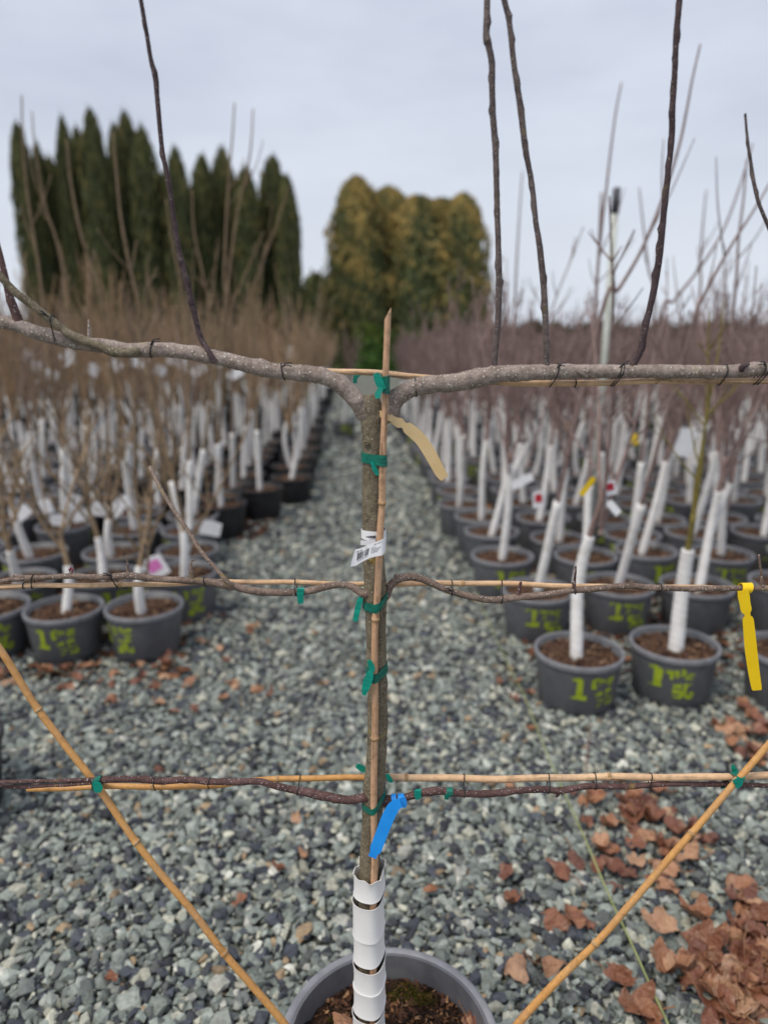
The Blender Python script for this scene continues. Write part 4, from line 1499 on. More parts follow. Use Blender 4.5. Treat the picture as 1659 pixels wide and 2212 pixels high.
def stock_proto(seed, side, hgt, leaders, spread, twigs, black=False, mark=None, fork=False, tone=None, wrap_h=0.62, lean=0.05, shift=0.0, holes=False, wrap_r=1.0):
    """one potted nursery tree at the origin, hidden away until copied"""
    rg = np.random.default_rng(seed)
    r = bpy.data.objects.new('potted_tree', None)
    COL.objects.link(r)
    ps = PB if black else PG
    p = link('pot', ps[0], None, r)
    link('rim', ps[1], None, p)
    if holes:
        for a_ in range(10):
            link('drain_hole', ps[3], None, p).rotation_euler = (0, 0, 2 * math.pi * a_ / 10)
    if mark is not None:
        link('paint_mark', MARKS[mark], None, p)
    link('soil', ps[2], None, r)
    tone = (MAUVE if side > 0 else TAN) if tone is None else tone
    zs = 0.20 if not black else 0.22
    top = np.array((shift + rg.normal(0, lean), rg.normal(0, lean), zs + wrap_h + rg.uniform(0.02, 0.15)))
    m = MB()
    base = np.array((rg.normal(0, 0.015), rg.normal(0, 0.015), zs - 0.02))
    tp_ = spline([base, (base + top) / 2 + np.array((rg.normal(0, 0.028), rg.normal(0, 0.028), 0)), top], 10)
    tube(m, tp_, np.linspace(0.017, 0.012, 21), 9, True, tone)
    tr = link('trunk', m.mesh('trunk'), M['twig'], r)
    w = MB()
    k = int(21 * wrap_h / (top[2] - zs + 0.02))
    q = spline(tp_[:max(k, 6)][::3], 12)
    spiral_tube(w, q, wrap_r * np.linspace(0.0255, 0.0205, len(q)), 12, rg.uniform(13, 17), 0.07)
    if fork:
        q2 = spline([q[int(len(q) * 0.55)], q[int(len(q) * 0.75)] + np.array((0.06, 0, 0.02)), q[-1] + np.array((0.13, 0.0, 0.03))], 14)
        spiral_tube(w, q2, np.linspace(0.019, 0.016, len(q2)), 12, 7, 0.07)
    link('trunk_wrap', w.mesh('trunk_wrap'), M['wrap_far'], tr)
    c = grow(rg, hgt, top, leaders, spread, twigs, tone, 1, 1.0, 0.5)
    if fork:
        cf = grow(rg, hgt * 0.92, q[-1] + np.array((0.13, 0, 0.03)), 2, spread, twigs, tone, 1)
        for v_, c_ in zip(cf.v, cf.c):
            pass
        nb = c.n
        c.v += cf.v
        c.c += cf.c
        c.f4 += [f + nb for f in cf.f4]
        c.n += cf.n
    link('crown', c.mesh('crown'), M['twig'], r)
    return r


TONES = [TAN, TAN * 0.75 + MAUVE * 0.25, np.array((0.29, 0.195, 0.115)), np.array((0.255, 0.18, 0.135))]
PR = [stock_proto(200 + k, 1, h_, l_, s_, t_w, mark=mk, fork=fk) for k, (h_, l_, s_, t_w, mk, fk) in enumerate((
    (1.95, 4, 0.34, 9, 0, False), (1.8, 5, 0.30, 10, 1, False), (2.1, 3, 0.34, 8, None, True), (1.7, 5, 0.36, 10, 2, False), (1.85, 4, 0.28, 9, 3, False), (1.7, 5, 0.32, 8, 4, True)))]
PL = [stock_proto(300 + k, -1, h_, l_, s_, t_w, mark=mk, fork=fk, tone=TONES[k]) for k, (h_, l_, s_, t_w, mk, fk) in enumerate((
    (2.3, 4, 0.26, 8, 0, False), (1.9, 4, 0.36, 9, 1, False), (2.1, 4, 0.30, 8, None, True), (1.8, 5, 0.40, 8, 2, False)))]
PLB = [stock_proto(330 + k, -1, h_, l_, s_, t_w, black=True, fork=False, tone=TONES[k]) for k, (h_, l_, s_, t_w) in enumerate(((2.2, 4, 0.28, 8), (1.9, 4, 0.34, 9), (2.3, 3, 0.26, 8), (2.0, 5, 0.34, 8)))]
# two front trees of the right block: an upright whip and a leaning trunk
R_FRONT = stock_proto(240, 1, 2.0, 3, 0.38, 7, mark=0, lean=0.0, wrap_h=0.66, shift=0.055, holes=True, wrap_r=1.1)
R_OLIVE = stock_proto(241, 1, 1.75, 2, 0.16, 4, mark=1, tone=OLIVE, lean=0.0, wrap_h=0.50, shift=0.02, holes=True, wrap_r=1.3)
L_SHRUB = [stock_proto(350 + k, -1, h_, 4, 0.75, 6, mark=mk, wrap_h=0.30, lean=0.09, holes=True) for k, (h_, mk) in enumerate(((1.25, 0), (1.4, 3), (1.05, 1)))]


def place(proto, x, y, rz, label, group, sc=1.0, turn_mark=True):
    c = copy_tree(proto)
    c.location = (x, y, 0.004)
    c.rotation_euler = (0, 0, rz)
    w_ = rg2.uniform(0.95, 1.03)
    c.scale = (w_, w_, sc)
    tag(c, label, 'potted tree', group)
    return c


ORD = ['first', 'second', 'third', 'fourth', 'fifth', 'sixth', 'seventh', 'eighth', 'ninth', 'tenth', 'eleventh', 'twelfth', 'thirteenth', 'fourteenth', 'fifteenth', 'sixteenth', 'seventeenth', 'eighteenth', 'nineteenth', 'twentieth']
rg2 = np.random.default_rng(99)
GR, GLf = 'potted trees in the mauve-twigged block', 'potted trees in the tan-twigged block'
place(R_FRONT, 0.832, 2.80, 0.12, 'bare tree with a long white trunk wrap in the grey marked pot standing foremost', GR)
place(R_OLIVE, 1.268, 2.87, -0.42, 'slim olive-stemmed tree in a grey marked pot beside the foremost pot', GR)
place(PR[3], 1.74, 2.80, 0.9, 'bare tree in the grey pot behind the yellow tag', GR)
row_y = [3.60, 4.14, 4.60]
while row_y[-1] < 9.6:
    row_y.append(row_y[-1] + 0.46)
kk = 0
for ri, y in enumerate(row_y):
    x = 0.83 - 0.053 * (y - 2.85)
    nth = 0
    while x < 0.60 * y + 0.15:
        edge = nth == 0
        lab = f'bare reddish-twigged tree, {ORD[nth]} from the aisle in the {ORD[ri + 1]} row of pots'
        nth += 1
        pr = PR[int(rg2.integers(0, len(PR)))] if not (ri == 0 and edge) else PR[4]
        place(pr, x + rg2.normal(0, 0.03), y + rg2.normal(0, 0.035), rg2.uniform(-0.8, 0.8) if y < 4.7 else rg2.uniform(-1.6, 4.7), lab, GR + (' along the aisle' if edge else ' inside'), rg2.uniform(0.88, 1.12))
        x += 0.445
        kk += 1
# left block
for (x, y, pr, rz, lab) in ((-1.19, 3.31, L_SHRUB[1], -0.62, 'low tan shrub in the foremost grey pot edging the aisle on the tan side'),
                            (-1.575, 3.28, L_SHRUB[0], 0.10, 'low tan shrub in the grey pot whose yellow-green scrawl faces the aisle fully'),
                            (-1.965, 3.30, L_SHRUB[2], 0.5, 'low tan shrub in the foremost row, third grey pot from the aisle')):
    place(pr, x, y, rz, lab, GLf)
yl = [3.78, 4.24, 4.70, 5.15, 5.62, 6.1, 6.62]
while yl[-1] < 9.8:
    yl.append(yl[-1] + 0.46)
for ri, y in enumerate(yl):
    if y < 5.3:
        x = -1.13 - 0.13 * (y - 3.78) * 1.6
    elif y < 6.5:
        x = -1.40 + 0.10 * (y - 5.6)
    else:
        x = -0.88 - 0.052 * (y - 6.6)
    first = True
    nth = 0
    while x > -0.60 * y - 0.2:
        black = y > 5.3 and x > -2.6
        if y < 4.5:
            pr = L_SHRUB[int(rg2.integers(0, 3))]
        else:
            pr = (PLB if black else PL)[int(rg2.integers(0, 4))]
        what = 'low tan shrub in grey pot' if y < 4.5 else ('tan-twigged tree in black pot' if black else 'tan-twigged tree in grey pot')
        gp = GLf
        lab = f'{what}, {ORD[nth]} from the aisle in the {ORD[ri + 1]} row'
        nth += 1
        place(pr, x + rg2.normal(0, 0.03), y + rg2.normal(0, 0.035), rg2.uniform(-0.9, 0.9) if y < 4.7 else rg2.uniform(-1.6, 4.7), lab, gp, rg2.uniform(0.88, 1.12))
        first = False
        x -= 0.455
# a pot standing by itself at the far end of the aisle, and a black pot at the near edge
place(PR[1], -0.62, 11.0, 0.3, 'small bare tree in a dark pot standing apart far down the aisle', GLf)
pn = copy_tree(PLB[1])
pn.location = (-1.455, 2.05, 0.004)
tag(pn, 'bare tree in a black pot at the near edge of the gravel', 'potted tree', GLf)

# tall whips that rise above the rest
GRID = list(o for o in bpy.data.objects if o.name.startswith('potted_tree') and o.get('label', '').find(' row') > 0)


def whip(rows, tone, label, group, parent_y, r0=0.006):
    pts = np.array([P(a, b, parent_y)[0] for a, b in rows])
    base = pts[-1].copy()
    g0 = base.copy()
    g0[2] = 0.22
    taken = None
    near = sorted(GRID, key=lambda o: (o.location.x - g0[0]) ** 2 + (o.location.y - g0[1]) ** 2)
    if near and (near[0].location.x - g0[0]) ** 2 + (near[0].location.y - g0[1]) ** 2 < 0.45 ** 2:
        taken = near[0]
        g0[0], g0[1] = taken.location.x, taken.location.y
    pts = np.vstack([pts, g0])
    s = spline(pts, 6)
    m = MB()
    tube(m, s, np.linspace(r0 * 0.55, r0 * 1.5, len(s)), 6, True, tone)
    rg = np.random.default_rng(int(rows[0][0]))
    for _ in range(2):
        i = int(rg.uniform(0.42, 0.65) * len(s))
        d = np.array((rg.normal(0, 0.35), rg.normal(0, 0.3), 1.0))
        e = s[i] + d * rg.uniform(0.15, 0.4)
        tube(m, spline([s[i], (s[i] + e) / 2 + np.array((d[0] * .03, 0, 0)), e], 3), np.linspace(r0 * 0.6, r0 * 0.3, 7), 5, True, tone)
    w = MB()
    lo = s[s[:, 2] < 0.86]
    if len(lo) < 2:
        lo = s[-2:]
    spiral_tube(w, spline(lo, 8), 0.023, 10, 14, 0.07)
    return m, g0, w, taken


def whip_tree(rows, Y, side, label, r0=0.0075, tone=None):
    r0 *= 0.75 if side < 0 else 0.85
    m, g0, w, taken = whip(rows, (MAUVE if side > 0 else TAN) * (0.95 if side > 0 else 0.72) if tone is None else tone, label, None, Y, r0)
    root = empty('whip_tree', (float(g0[0]), float(g0[1]), 0.004))
    st = build(m, 'stem', M['twig'], root)
    build(w, 'trunk_wrap', M['wrap_far'], st)
    ps = PG if side > 0 or Y < 5.3 else PB
    if taken is not None:      # the whip stands in that pot
        root.rotation_euler = (0, 0, 0)
        GRID.remove(taken)
        for ch in list(taken.children_recursive):
            bpy.data.objects.remove(ch)
        bpy.data.objects.remove(taken)
    p = link('pot', ps[0], None, root)
    link('rim', ps[1], None, p)
    if ps is PG:
        k_ = int(rows[0][0]) % 5
        link('paint_mark', MARKS[k_], None, p).rotation_euler = (0, 0, (k_ - 2) * 0.35)
    link('soil', ps[2], None, root)
    tag(root, label, 'potted tree', 'tall whips above the stock')


whip_tree([(1342, 178), (1330, 240), (1318, 330), (1310, 400), (1298, 500), (1288, 620), (1284, 760)], 4.35, 1, 'tall slender whip beside the pale pole with the dark cap', 0.009)
whip_tree([(1512, 95), (1495, 170), (1482, 240), (1465, 320), (1430, 430), (1385, 540), (1336, 625), (1295, 690)], 3.35, 1, 'long leaning whip crossing behind the fourth tall shoot', 0.008)
whip_tree([(1662, 395), (1630, 450), (1585, 520), (1545, 590), (1515, 650), (1490, 720)], 3.3, 1, 'leaning whip rising toward the bare twig tip', 0.008)
whip_tree([(1625, 310), (1598, 400), (1560, 500), (1510, 580), (1455, 650), (1425, 700)], 4.6, 1, 'pale leaning whip behind the bare twig tip', 0.009)
whip_tree([(1612, 345), (1605, 430), (1594, 520), (1590, 600), (1580, 700), (1575, 780)], 4.0, 1, 'upright whip behind the bare twig tip', 0.009)
whip_tree([(1128, 370), (1122, 460), (1116, 560), (1112, 660), (1112, 720)], 5.6, 1, 'pale whip between the two close tall shoots', 0.010)
whip_tree([(1297, 415), (1294, 500), (1290, 600), (1286, 700)], 5.0, 1, 'short straight whip beside the tall slender one', 0.009)
whip_tree([(1380, 405), (1388, 480), (1400, 580), (1412, 680)], 5.4, 1, 'whip bending left behind the fourth tall shoot', 0.009)
whip_tree([(1525, 410), (1518, 480), (1512, 560), (1505, 680)], 6.0, 1, 'distant upright whip above the mauve block', 0.010)
whip_tree([(507, 222), (503, 290), (497, 360), (490, 470), (485, 600), (482, 700)], 5.2, -1, 'tall whip with pale tip before the evergreen columns, one of a close pair', 0.011)
whip_tree([(547, 235), (543, 310), (534, 370), (512, 470), (495, 600), (488, 700)], 5.3, -1, 'tall curved whip before the evergreen columns, one of a close pair', 0.011)
whip_tree([(145, 300), (152, 380), (170, 480), (192, 560), (225, 680)], 4.6, -1, 'thick tan whip leaning before the dark evergreen columns', 0.011)
whip_tree([(245, 285), (252, 370), (262, 470), (280, 570), (300, 660), (310, 760)], 4.4, -1, 'thick pale tan whip before the tallest evergreen columns', 0.012)
whip_tree([(48, 205), (50, 300), (60, 420), (82, 560), (100, 700)], 5.0, -1, 'tall whip before the evergreen column farthest from the aisle', 0.011)
whip_tree([(70, 240), (78, 330), (100, 450), (140, 600)], 5.6, -1, 'tall thin whip beside the evergreen column farthest from the aisle', 0.010)
whip_tree([(570, 500), (545, 560), (520, 620), (500, 700)], 5.8, -1, 'tan whip leaning toward the last evergreen column', 0.010)
whip_tree([(625, 400), (610, 450), (585, 520), (560, 590), (545, 680)], 6.0, -1, 'olive-tan whip leaning across the last evergreen column', 0.011)
whip_tree([(415, 410), (420, 500), (440, 600), (455, 700)], 5.4, -1, 'tan whip before the middle evergreen columns', 0.011)
whip_tree([(360, 430), (372, 520), (392, 620), (405, 720)], 5.0, -1, 'pale tan whip beside the dark single shoot', 0.011)
for pr in PR + PL + PLB + [R_FRONT, R_OLIVE] + L_SHRUB:      # the patterns themselves are not part of the place
    for ch in list(pr.children_recursive):
        bpy.data.objects.remove(ch)
    bpy.data.objects.remove(pr)

# far stock: too many to tell apart
for side_, tone, nm, lab in ((1, MAUVE, 'distant_stock', 'mass of far bare reddish-twigged trees with white wrapped trunks'), (-1, TAN, 'distant_stock', 'mass of far bare tan-twigged trees with white wrapped trunks')):
    rg = np.random.default_rng(500 + side_)
    pat = []
    for k in range(6):
        g_ = grow(rg, rg.uniform(1.6, 2.1), np.array((0, 0, rg.uniform(0.75, 0.95))), 5, 0.36, 7, tone if side_ > 0 else TONES[k % 4], 0, 1.5, 0.5)
        w = MB()
        wt = np.array([(rg.normal(0, .02), 0, 0.22), (0, 0, 0.55), (0, 0, 0.88)])
        tube(w, wt, 0.024, 6, False)
        pt = MB()
        lathe(pt, [(0.155, 0), (0.18, 0.22), (0.19, 0.22), (0.19, 0.24), (0.17, 0.24), (0.17, 0.21), (0.001, 0.21)], 12)
        pat.append((g_, w, pt))
    A, B_, C_ = MB(), MB(), MB()
    y = 10.1
    while y < 27:
        x = 0.83 - 0.053 * (y - 2.85) + max(0, y - 12) * 0.11 if side_ > 0 else 0.90 + 0.052 * (y - 6.6)
        while x < 0.60 * y + 0.4:
            g_, w, pt = pat[int(rg.integers(0, 6))]
            a = rg.uniform(0, 6.28)
            ca, sa = math.cos(a), math.sin(a)
            Rm = np.array(((ca, -sa, 0), (sa, ca, 0), (0, 0, rg.uniform(0.85, 1.12) * (1 - 0.012 * (y - 10)))))
            off = np.array((side_ * x + rg.normal(0, 0.06), y + rg.normal(0, 0.06), 0.004))
            for src, dst in ((g_, A), (w, B_), (pt, C_)):
                v = np.concatenate(src.v) @ Rm.T + off
                f = np.concatenate(src.f4)
                dst.add(v, f, np.concatenate(src.c) * rg.uniform(0.8, 1.2) if src.c else None)
            x += 0.5 + 0.02 * (y - 10)
        y += 0.62 + 0.03 * (y - 10)
    ro = empty(nm, (side_ * 4.0, 14, 0))
    build(A, 'crowns', M['twig'], ro, kind='stuff')
    build(B_, 'trunk_wraps', M['wrap_far'], ro, kind='stuff')
    build(C_, 'pots', M['pot_grey'] if side_ > 0 else M['pot_black'], ro, kind='stuff')
    tag(ro, lab, 'nursery stock', None, 'stuff')

# litter under the blocks
mb = MB()
n = 9000
yy = rng.uniform(3.0, 10.0, n)
sd = rng.choice((-1, 1), n)
x0 = np.where(sd > 0, 0.75 - 0.05 * (yy - 2.85), np.where(yy < 5.3, 1.05 + 0.2 * (yy - 3.5), 0.95))
xx = sd * (x0 + rng.uniform(0, 1, n) ** 1.3 * 2.6)
s = rng.uniform(0.02, 0.06, n)
cc = np.array([(0.13, 0.055, 0.03), (0.22, 0.10, 0.05), (0.07, 0.035, 0.022), (0.05, 0.03, 0.02)])[rng.integers(0, 4, n)]
scatter(mb, chip_p, np.stack([xx, yy, rng.uniform(0.0, 0.02, n)], -1), np.stack([s, s * 0.7, s * 0.15], -1), rot_mats(n, 0.4), cc)
o = build(mb, 'leaf_litter', M['chip'], None, (0, 0, 0), False, 'stuff')
tag(o, 'brown crumbled leaf litter between the rows of pots', 'leaf litter', None, 'stuff')

# plant labels hanging in the stock
def plant_label(x, y, Y, w, h, rot, label, group, print_=None, mat='tag_white'):
    c, t = P(x, y, Y)
    ob = empty('plant_label', tuple(c))
    k = t / FPX
    ca, sa = math.cos(rot), math.sin(rot)
    def card(w_, h_, dy, dz=0.0, dx=0.0):
        m = MB()
        v = []
        for yy_ in (0, 0.0015):
            for (a, b) in ((-.5, -.5), (.5, -.5), (.5, .5), (0, .62), (-.5, .5)):
                X, Z = a * w_ * k + dx * k, b * h_ * k + dz * k
                v.append((X * ca - Z * sa, dy + yy_ + 0.15 * X, X * sa + Z * ca))
        m.add(np.array(v) + c, [(0, 1, 2), (0, 2, 3), (0, 3, 4), (5, 7, 6), (5, 8, 7), (5, 9, 8)])
        m.also([(0, 5, 6, 1), (1, 6, 7, 2), (2, 7, 8, 3), (3, 8, 9, 4), (4, 9, 5, 0)])
        return m
    build(card(w, h, 0), 'card', M[mat], ob, smooth=False)
    if print_:
        build(card(w * 0.62, h * 0.5, -0.002, h * 0.1), 'printed_picture', M[print_], ob, smooth=False)
    m = MB()
    up = np.array((-sa * h * 0.6 * k, 0, ca * h * 0.6 * k))
    tube(m, np.array([c + up * 0.9, c + up * 1.5 + np.array((0.004, 0.01, 0))]), 0.0012, 5)
    build(m, 'loop', M['tag_white'], ob)
    tag(ob, label, 'plant label', group)


plant_label(337, 1227, 3.75, 46, 46, 0.5, 'white plant label with a pink flower picture over the grey pots', None, 'pink_print')
plant_label(455, 1142, 4.1, 44, 30, -0.25, 'pale blue-white plant label at the edge of the aisle', None)
plant_label(1163, 1080, 3.62, 26, 34, 0.1, 'white plant label with red fruit picture on the pot edging the aisle', None, 'red_print')
plant_label(1318, 1055, 2.80, 26, 30, 0.2, 'white plant label with red fruit picture on the foremost white wrap', None, 'red_print')
plant_label(1326, 1098, 2.78, 16, 34, 0.75, 'small plain white label at the top of the foremost wrap', None)
plant_label(1268, 1052, 2.82, 13, 44, -0.6, 'yellow strip label beside the foremost white wrap', None, None, 'tag_yellow')
plant_label(1128, 1040, 3.9, 50, 18, 0.45, 'long pale label slanting above a pot edging the aisle', None)
plant_label(1480, 958, 3.6, 40, 56, -0.25, 'large white label high in the mauve block', None)
plant_label(1370, 950, 4.6, 16, 22, 0.2, 'small yellow label deep in the mauve block', None, None, 'tag_yellow')
plant_label(1225, 920, 5.2, 12, 16, 0.1, 'small beige label deep in the mauve block', None, None, 'tag_beige')
plant_label(632, 762, 9.0, 22, 26, 0.1, 'pale label alone among far tan twigs near the centre', None)
rg = np.random.default_rng(5)
for (x, y) in ((85, 795), (250, 790), (300, 782), (150, 772), (200, 800), (400, 790), (430, 800), (60, 770), (345, 800), (470, 785), (110, 810), (375, 778), (510, 808)):
    plant_label(x, y, 6.0 + rg.uniform(0, 2), rg.uniform(20, 34), rg.uniform(16, 30), rg.uniform(-0.7, 0.7), 'white label hanging high among the tan twigs', 'labels high among the tan twigs')
for (x, y) in ((48, 1110), (100, 1095), (175, 1115), (210, 1100), (268, 1085), (245, 1105), (160, 1085), (30, 1050), (130, 1125)):
    plant_label(x, y, 4.2 + rg.uniform(0, 0.5), rg.uniform(22, 40), rg.uniform(18, 34), rg.uniform(-0.8, 0.8), 'white label hanging low among the tan shrubs', 'labels low among the tan shrubs')

# pale pole with dark cap
b0, t0 = P(1332, 405, 5.1)
ob = empty('marker_pole', (float(b0[0]), 5.1, 0))
m = MB()
lathe(m, [(0.0001, 0), (0.024, 0), (0.022, b0[2] - 0.15), (0.0001, b0[2] - 0.15)], 14, None, (b0[0], 5.1, 0))
build(m, 'shaft', M['pole'], ob)
m = MB()
lathe(m, [(0.0001, b0[2] - 0.16), (0.027, b0[2] - 0.16), (0.027, b0[2] - 0.008), (0.02, b0[2]), (0.0001, b0[2])], 14, None, (b0[0], 5.1, 0))
build(m, 'cap', M['pot_grey'], ob)
tag(ob, 'pale slim pole with a dark cap standing in the mauve block', 'pole')

# ------------------------------------------------------------------ evergreens
def crown_mesh(seed, n, prof, lump, quad, greens, tips, tip_bias, core=0.72):
    """foliage sprays through a crown of unit height; prof(z) -> radius"""
    rg = np.random.default_rng(seed)
    z = rg.uniform(0.0, 1.0, n) ** 0.9
    a = rg.uniform(0, 2 * math.pi, n)
    R = np.array([prof(q) for q in z])
    ph = rg.uniform(0, 6.28, 8)
    lum = np.zeros(n)
    for k in range(4):
        lum += np.sin(a * (2 + k) + z * (6 + 5 * k) + ph[k]) * np.cos(z * (9 + 4 * k) + ph[4 + k]) * 0.5
    d = rg.uniform(0.0, 1.0, n) ** 0.45
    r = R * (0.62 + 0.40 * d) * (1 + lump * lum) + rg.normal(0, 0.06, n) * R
    c = np.stack([r * np.cos(a), r * np.sin(a), z + 0.03 * d * lump * lum], -1)
    w, h = quad
    up = np.stack([np.cos(a) * 0.35 + rg.normal(0, 0.3, n), np.sin(a) * 0.35 + rg.normal(0, 0.3, n), np.full(n, 1.0)], -1)
    up /= np.linalg.norm(up, axis=1)[:, None]
    tw = a + math.pi / 2 + rg.normal(0, 0.7, n)
    sd = np.stack([np.cos(tw), np.sin(tw), rg.normal(0, 0.3, n)], -1)
    sw = (w * rg.uniform(0.6, 1.4, n))[:, None] * sd
    sh = (h * rg.uniform(0.6, 1.4, n))[:, None] * up
    V = np.stack([c - sh * 0.5 - sw * 0.25, c - sh * 0.1 - sw * 0.5, c + sh * 0.6, c - sh * 0.1 + sw * 0.5], 1)
    g_ = greens[rg.integers(0, len(greens), n)]
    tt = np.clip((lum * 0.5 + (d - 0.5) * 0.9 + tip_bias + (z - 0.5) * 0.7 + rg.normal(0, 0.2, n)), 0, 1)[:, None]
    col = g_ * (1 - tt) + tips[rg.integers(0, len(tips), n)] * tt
    m = MB()
    m.add(V.reshape(-1, 3), (np.arange(n)[:, None] * 4 + np.arange(4)[None, :]), np.repeat(col, 4, 0))
    # limbs and inner foliage body
    zz = np.linspace(0, 0.97, 18)
    nn = 14
    th = np.arange(nn) * 2 * math.pi / nn
    rr = np.array([prof(q) for q in zz])[:, None] * core * (1 + rg.normal(0, 0.08, (18, nn)))
    v = np.stack([rr * np.cos(th), rr * np.sin(th), np.tile(zz[:, None], (1, nn))], -1).reshape(-1, 3)
    i = np.arange(17)[:, None] * nn
    j = np.arange(nn)[None, :]
    k = (j + 1) % nn
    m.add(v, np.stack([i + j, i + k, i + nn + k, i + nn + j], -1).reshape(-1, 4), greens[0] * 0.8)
    return m.mesh('crown', False)


GREENS = np.array([(0.046, 0.056, 0.024), (0.070, 0.084, 0.032), (0.098, 0.102, 0.040), (0.062, 0.078, 0.042)])
TIPS_G = np.array([(0.14, 0.135, 0.048), (0.11, 0.115, 0.045), (0.19, 0.15, 0.055)])
TIPS_Y = np.array([(0.40, 0.275, 0.085), (0.32, 0.24, 0.075), (0.48, 0.33, 0.11)])
col_prof = lambda z: max(0.02, min(1.0, ((1 - z) / 0.20)) ** 0.5 * (0.86 + 0.14 * (1 - z)) if z < 1 else 0.02)
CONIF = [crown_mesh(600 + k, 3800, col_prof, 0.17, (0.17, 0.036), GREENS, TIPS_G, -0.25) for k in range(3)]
for c_ in CONIF:
    c_.materials.append(M['foliage'])
m = MB()
tube(m, np.array([(0, 0, 0), (0, 0, 0.5), (0, 0, 0.98)]), np.array((0.14, 0.09, 0.02)), 8)
CTR = m.mesh('trunk')
CTR.materials.append(M['trunk_conifer'])


def conifer(name, x, ytop, hw, Y, label, group, meshes, k):
    top, t = P(x, ytop, Y)
    hgt = top[2]
    # keep upright: foot straight below the tip
    o = empty(name, (float(top[0]), Y, 0))
    rad = hw * t / FPX
    c = link('crown', meshes[k % len(meshes)], None, o)
    c.scale = (rad, rad, hgt * 0.97)
    c.location = (0, 0, hgt * 0.03)
    c.rotation_euler = (0, 0, k * 1.7)
    tr = link('trunk', CTR, None, o)
    tr.scale = (rad * 0.8, rad * 0.8, hgt * 0.9)
    tag(o, label, 'tree', group)


cols = [(38, 274, 24), (80, 318, 22), (108, 348, 26), (134, 262, 23), (166, 284, 26), (196, 246, 30), (246, 278, 26), (270, 252, 34), (306, 284, 34), (354, 380, 24), (378, 326, 28), (436, 344, 34), (480, 328, 34), (530, 368, 32), (588, 346, 36), (620, 386, 26)]
for k, (x, yt, hw) in enumerate(cols):
    tall = yt < 290
    conifer('columnar_evergreen', x, yt, hw * 1.08, 34 + 3.0 * ((k * 7) % 5) / 4, f'narrow dark evergreen column, {ORD[len(cols) - 1 - k]} in the row counting from the bright gap',
            'dark evergreen columns', CONIF, k)
bro_prof = lambda z: max(0.03, min(1.0, 0.80 + 0.9 * z) * (1 - max(0, z - 0.35) / 0.65 * 0.30) * (1 - z ** 7) ** 0.5) if z < 1 else 0.03
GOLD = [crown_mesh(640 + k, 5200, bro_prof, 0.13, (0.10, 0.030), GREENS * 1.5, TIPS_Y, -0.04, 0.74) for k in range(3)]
for c_ in GOLD:
    c_.materials.append(M['foliage'])
for k, (x, yt, hw, Y, lab) in enumerate(((770, 384, 76, 38.5, 'tallest golden-tipped evergreen with a visible dark trunk, next to the gap'), (838, 408, 92, 40.5, 'golden-tipped evergreen with flat top beside the tallest one'), (902, 426, 98, 39.5, 'golden-tipped evergreen in the middle of the broad group'),
                                         (956, 432, 92, 40.5, 'rounded golden-tipped evergreen between the middle and the sloping one'), (1000, 422, 70, 39.0, 'golden-tipped evergreen at the sloping end of the broad group'))):
    conifer('golden_evergreen', x, yt, hw, Y, lab, 'golden-tipped evergreens', GOLD, k)


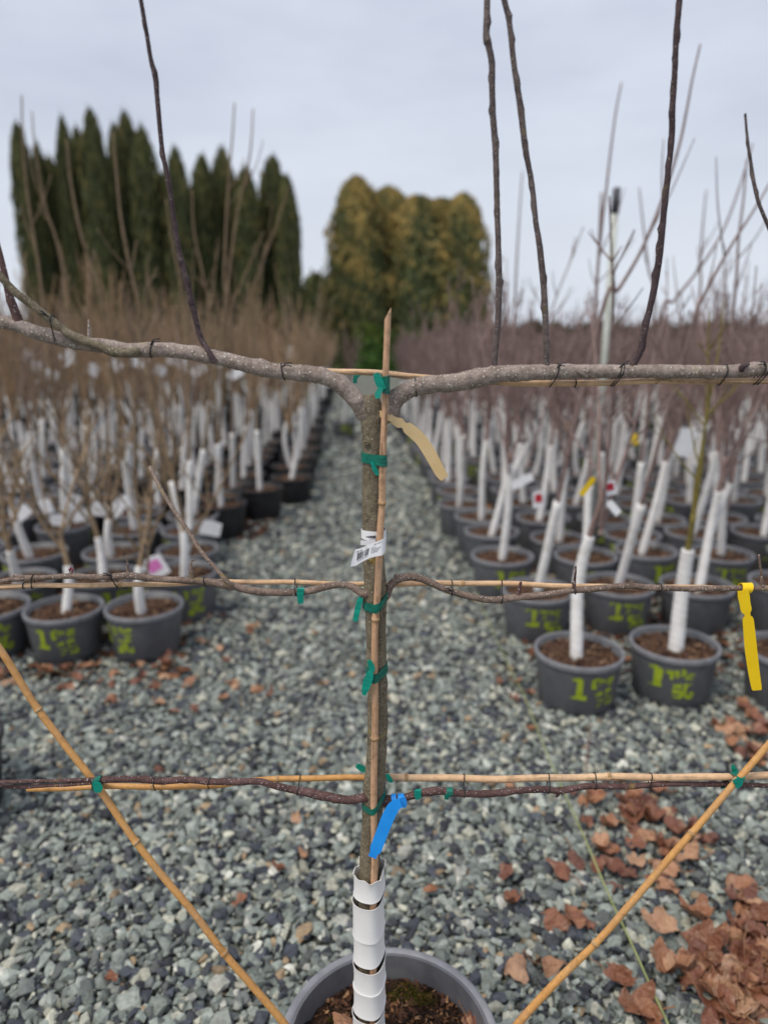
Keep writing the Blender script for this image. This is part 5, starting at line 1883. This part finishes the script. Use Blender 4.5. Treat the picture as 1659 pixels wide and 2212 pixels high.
def hedge(name, x0, x1, ytop, Y, depth_m, label, greens, tips, n, seed, qs=(0.16, 0.20)):
    a, t = P(x0, ytop, Y)
    b, _ = P(x1, ytop, Y)
    h = a[2]
    rg = np.random.default_rng(seed)
    L_ = b[0] - a[0]
    x = rg.uniform(0, 1, n)
    zz = rg.uniform(0.05, 1.0, n)
    topn = 1 + 0.10 * np.sin(x * L_ * 1.3 + 1) + 0.07 * np.sin(x * L_ * 3.1)
    c = np.stack([a[0] + x * L_, Y - depth_m / 2 + rg.uniform(0, 1, n) ** 2 * depth_m, zz * h * topn], -1)
    up = rg.normal(0, 0.5, (n, 3)) + np.array((0, -0.2, 1))
    sd = rg.normal(0, 0.4, (n, 3)) + np.array((1, 0, 0))
    s = rg.uniform(0.6, 1.4, (n, 1))
    V = np.stack([c - up * qs[1] * s * .5, c - sd * qs[0] * s * .5, c + up * qs[1] * s * .6, c + sd * qs[0] * s * .5], 1)
    tt = np.clip(zz - 0.55 + rg.normal(0, 0.25, n), 0, 1)[:, None]
    col = greens[rg.integers(0, len(greens), n)] * (1 - tt) + tips[rg.integers(0, len(tips), n)] * tt
    ob = empty(name, (float((a[0] + b[0]) / 2), Y, 0))
    m = MB()
    m.add(V.reshape(-1, 3), np.arange(n)[:, None] * 4 + np.arange(4)[None, :], np.repeat(col, 4, 0))
    build(m, 'crown', M['foliage'], ob, smooth=False)
    m = MB()
    nb = 24
    xs = np.linspace(0, 1, nb)
    tn = h * 0.86 * (1 + 0.10 * np.sin(xs * L_ * 1.3 + 1) + 0.07 * np.sin(xs * L_ * 3.1))
    rows = [np.stack([a[0] + xs * L_, np.full(nb, Y - depth_m * 0.3), np.zeros(nb)], -1), np.stack([a[0] + xs * L_, np.full(nb, Y - depth_m * 0.25), tn], -1),
            np.stack([a[0] + xs * L_, np.full(nb, Y + depth_m * 0.3), tn], -1), np.stack([a[0] + xs * L_, np.full(nb, Y + depth_m * 0.3), np.zeros(nb)], -1)]
    V = np.concatenate(rows)
    F = [(r * nb + i, r * nb + i + 1, (r + 1) * nb + i + 1, (r + 1) * nb + i) for r in range(3) for i in range(nb - 1)]
    m.add(V, F, greens[0])
    build(m, 'inner_growth', M['foliage'], ob)
    tag(ob, label, 'hedge')


GL_ = np.array([(0.05, 0.11, 0.022), (0.07, 0.13, 0.03), (0.045, 0.09, 0.025)])
hedge('hedge', 772, 905, 718, 30.5, 1.2, 'clipped bright green hedge at the end of the aisle', GL_, np.array([(0.10, 0.12, 0.02), (0.16, 0.15, 0.03)]), 2600, 700)
hedge('hedge', 655, 770, 728, 31.5, 1.2, 'dull olive hedge left of the bright green one', GREENS * 1.2, np.array([(0.13, 0.11, 0.02), (0.10, 0.09, 0.02)]), 2200, 701)
hedge('hedge', 560, 760, 612, 62, 3.0, 'far olive tree belt in the gap between the evergreens', GREENS * 1.5, TIPS_G, 5000, 702, (0.35, 0.5))
hedge('hedge', 1020, 1900, 704, 58, 2.0, 'long low brown-olive hedge along the far field edge', np.array([(0.08, 0.06, 0.04), (0.10, 0.075, 0.05), (0.06, 0.055, 0.03)]), np.array([(0.14, 0.12, 0.06), (0.12, 0.10, 0.07)]), 9000, 703, (0.3, 0.4))
hedge('hedge', -300, 640, 690, 60, 2.0, 'long low dark hedge behind the evergreen columns', GREENS * 1.3, TIPS_G, 7000, 704, (0.3, 0.4))

# far shed
c, t = P(1640, 722, 48)
ob = empty('shed', (float(c[0]) + 1.0, 48, 0))
hh = float(c[2])
m = MB()
box(m, (c[0] + 1.0, 48, hh * 0.42), (5.0, 3.0, hh * 0.84))
build(m, 'wall', M['shed'], ob, smooth=False)
m = MB()
box(m, (c[0] + 1.0, 48, hh * 0.92), (5.4, 3.4, hh * 0.15))
build(m, 'roof', M['shed_roof'], ob, smooth=False)
for dx in (-1.5, 0.2, 1.7):
    m = MB()
    box(m, (c[0] + 1.0 + dx, 46.49, hh * 0.55), (0.9, 0.04, 0.5))
    build(m, 'window', M['glass'], ob, smooth=False)
tag(ob, 'low dark shed with a pale flat roof far beyond the mauve block', 'shed')

for o in bpy.data.objects:
    for k_ in ('_o', '_line'):
        if k_ in o:
            del o[k_]
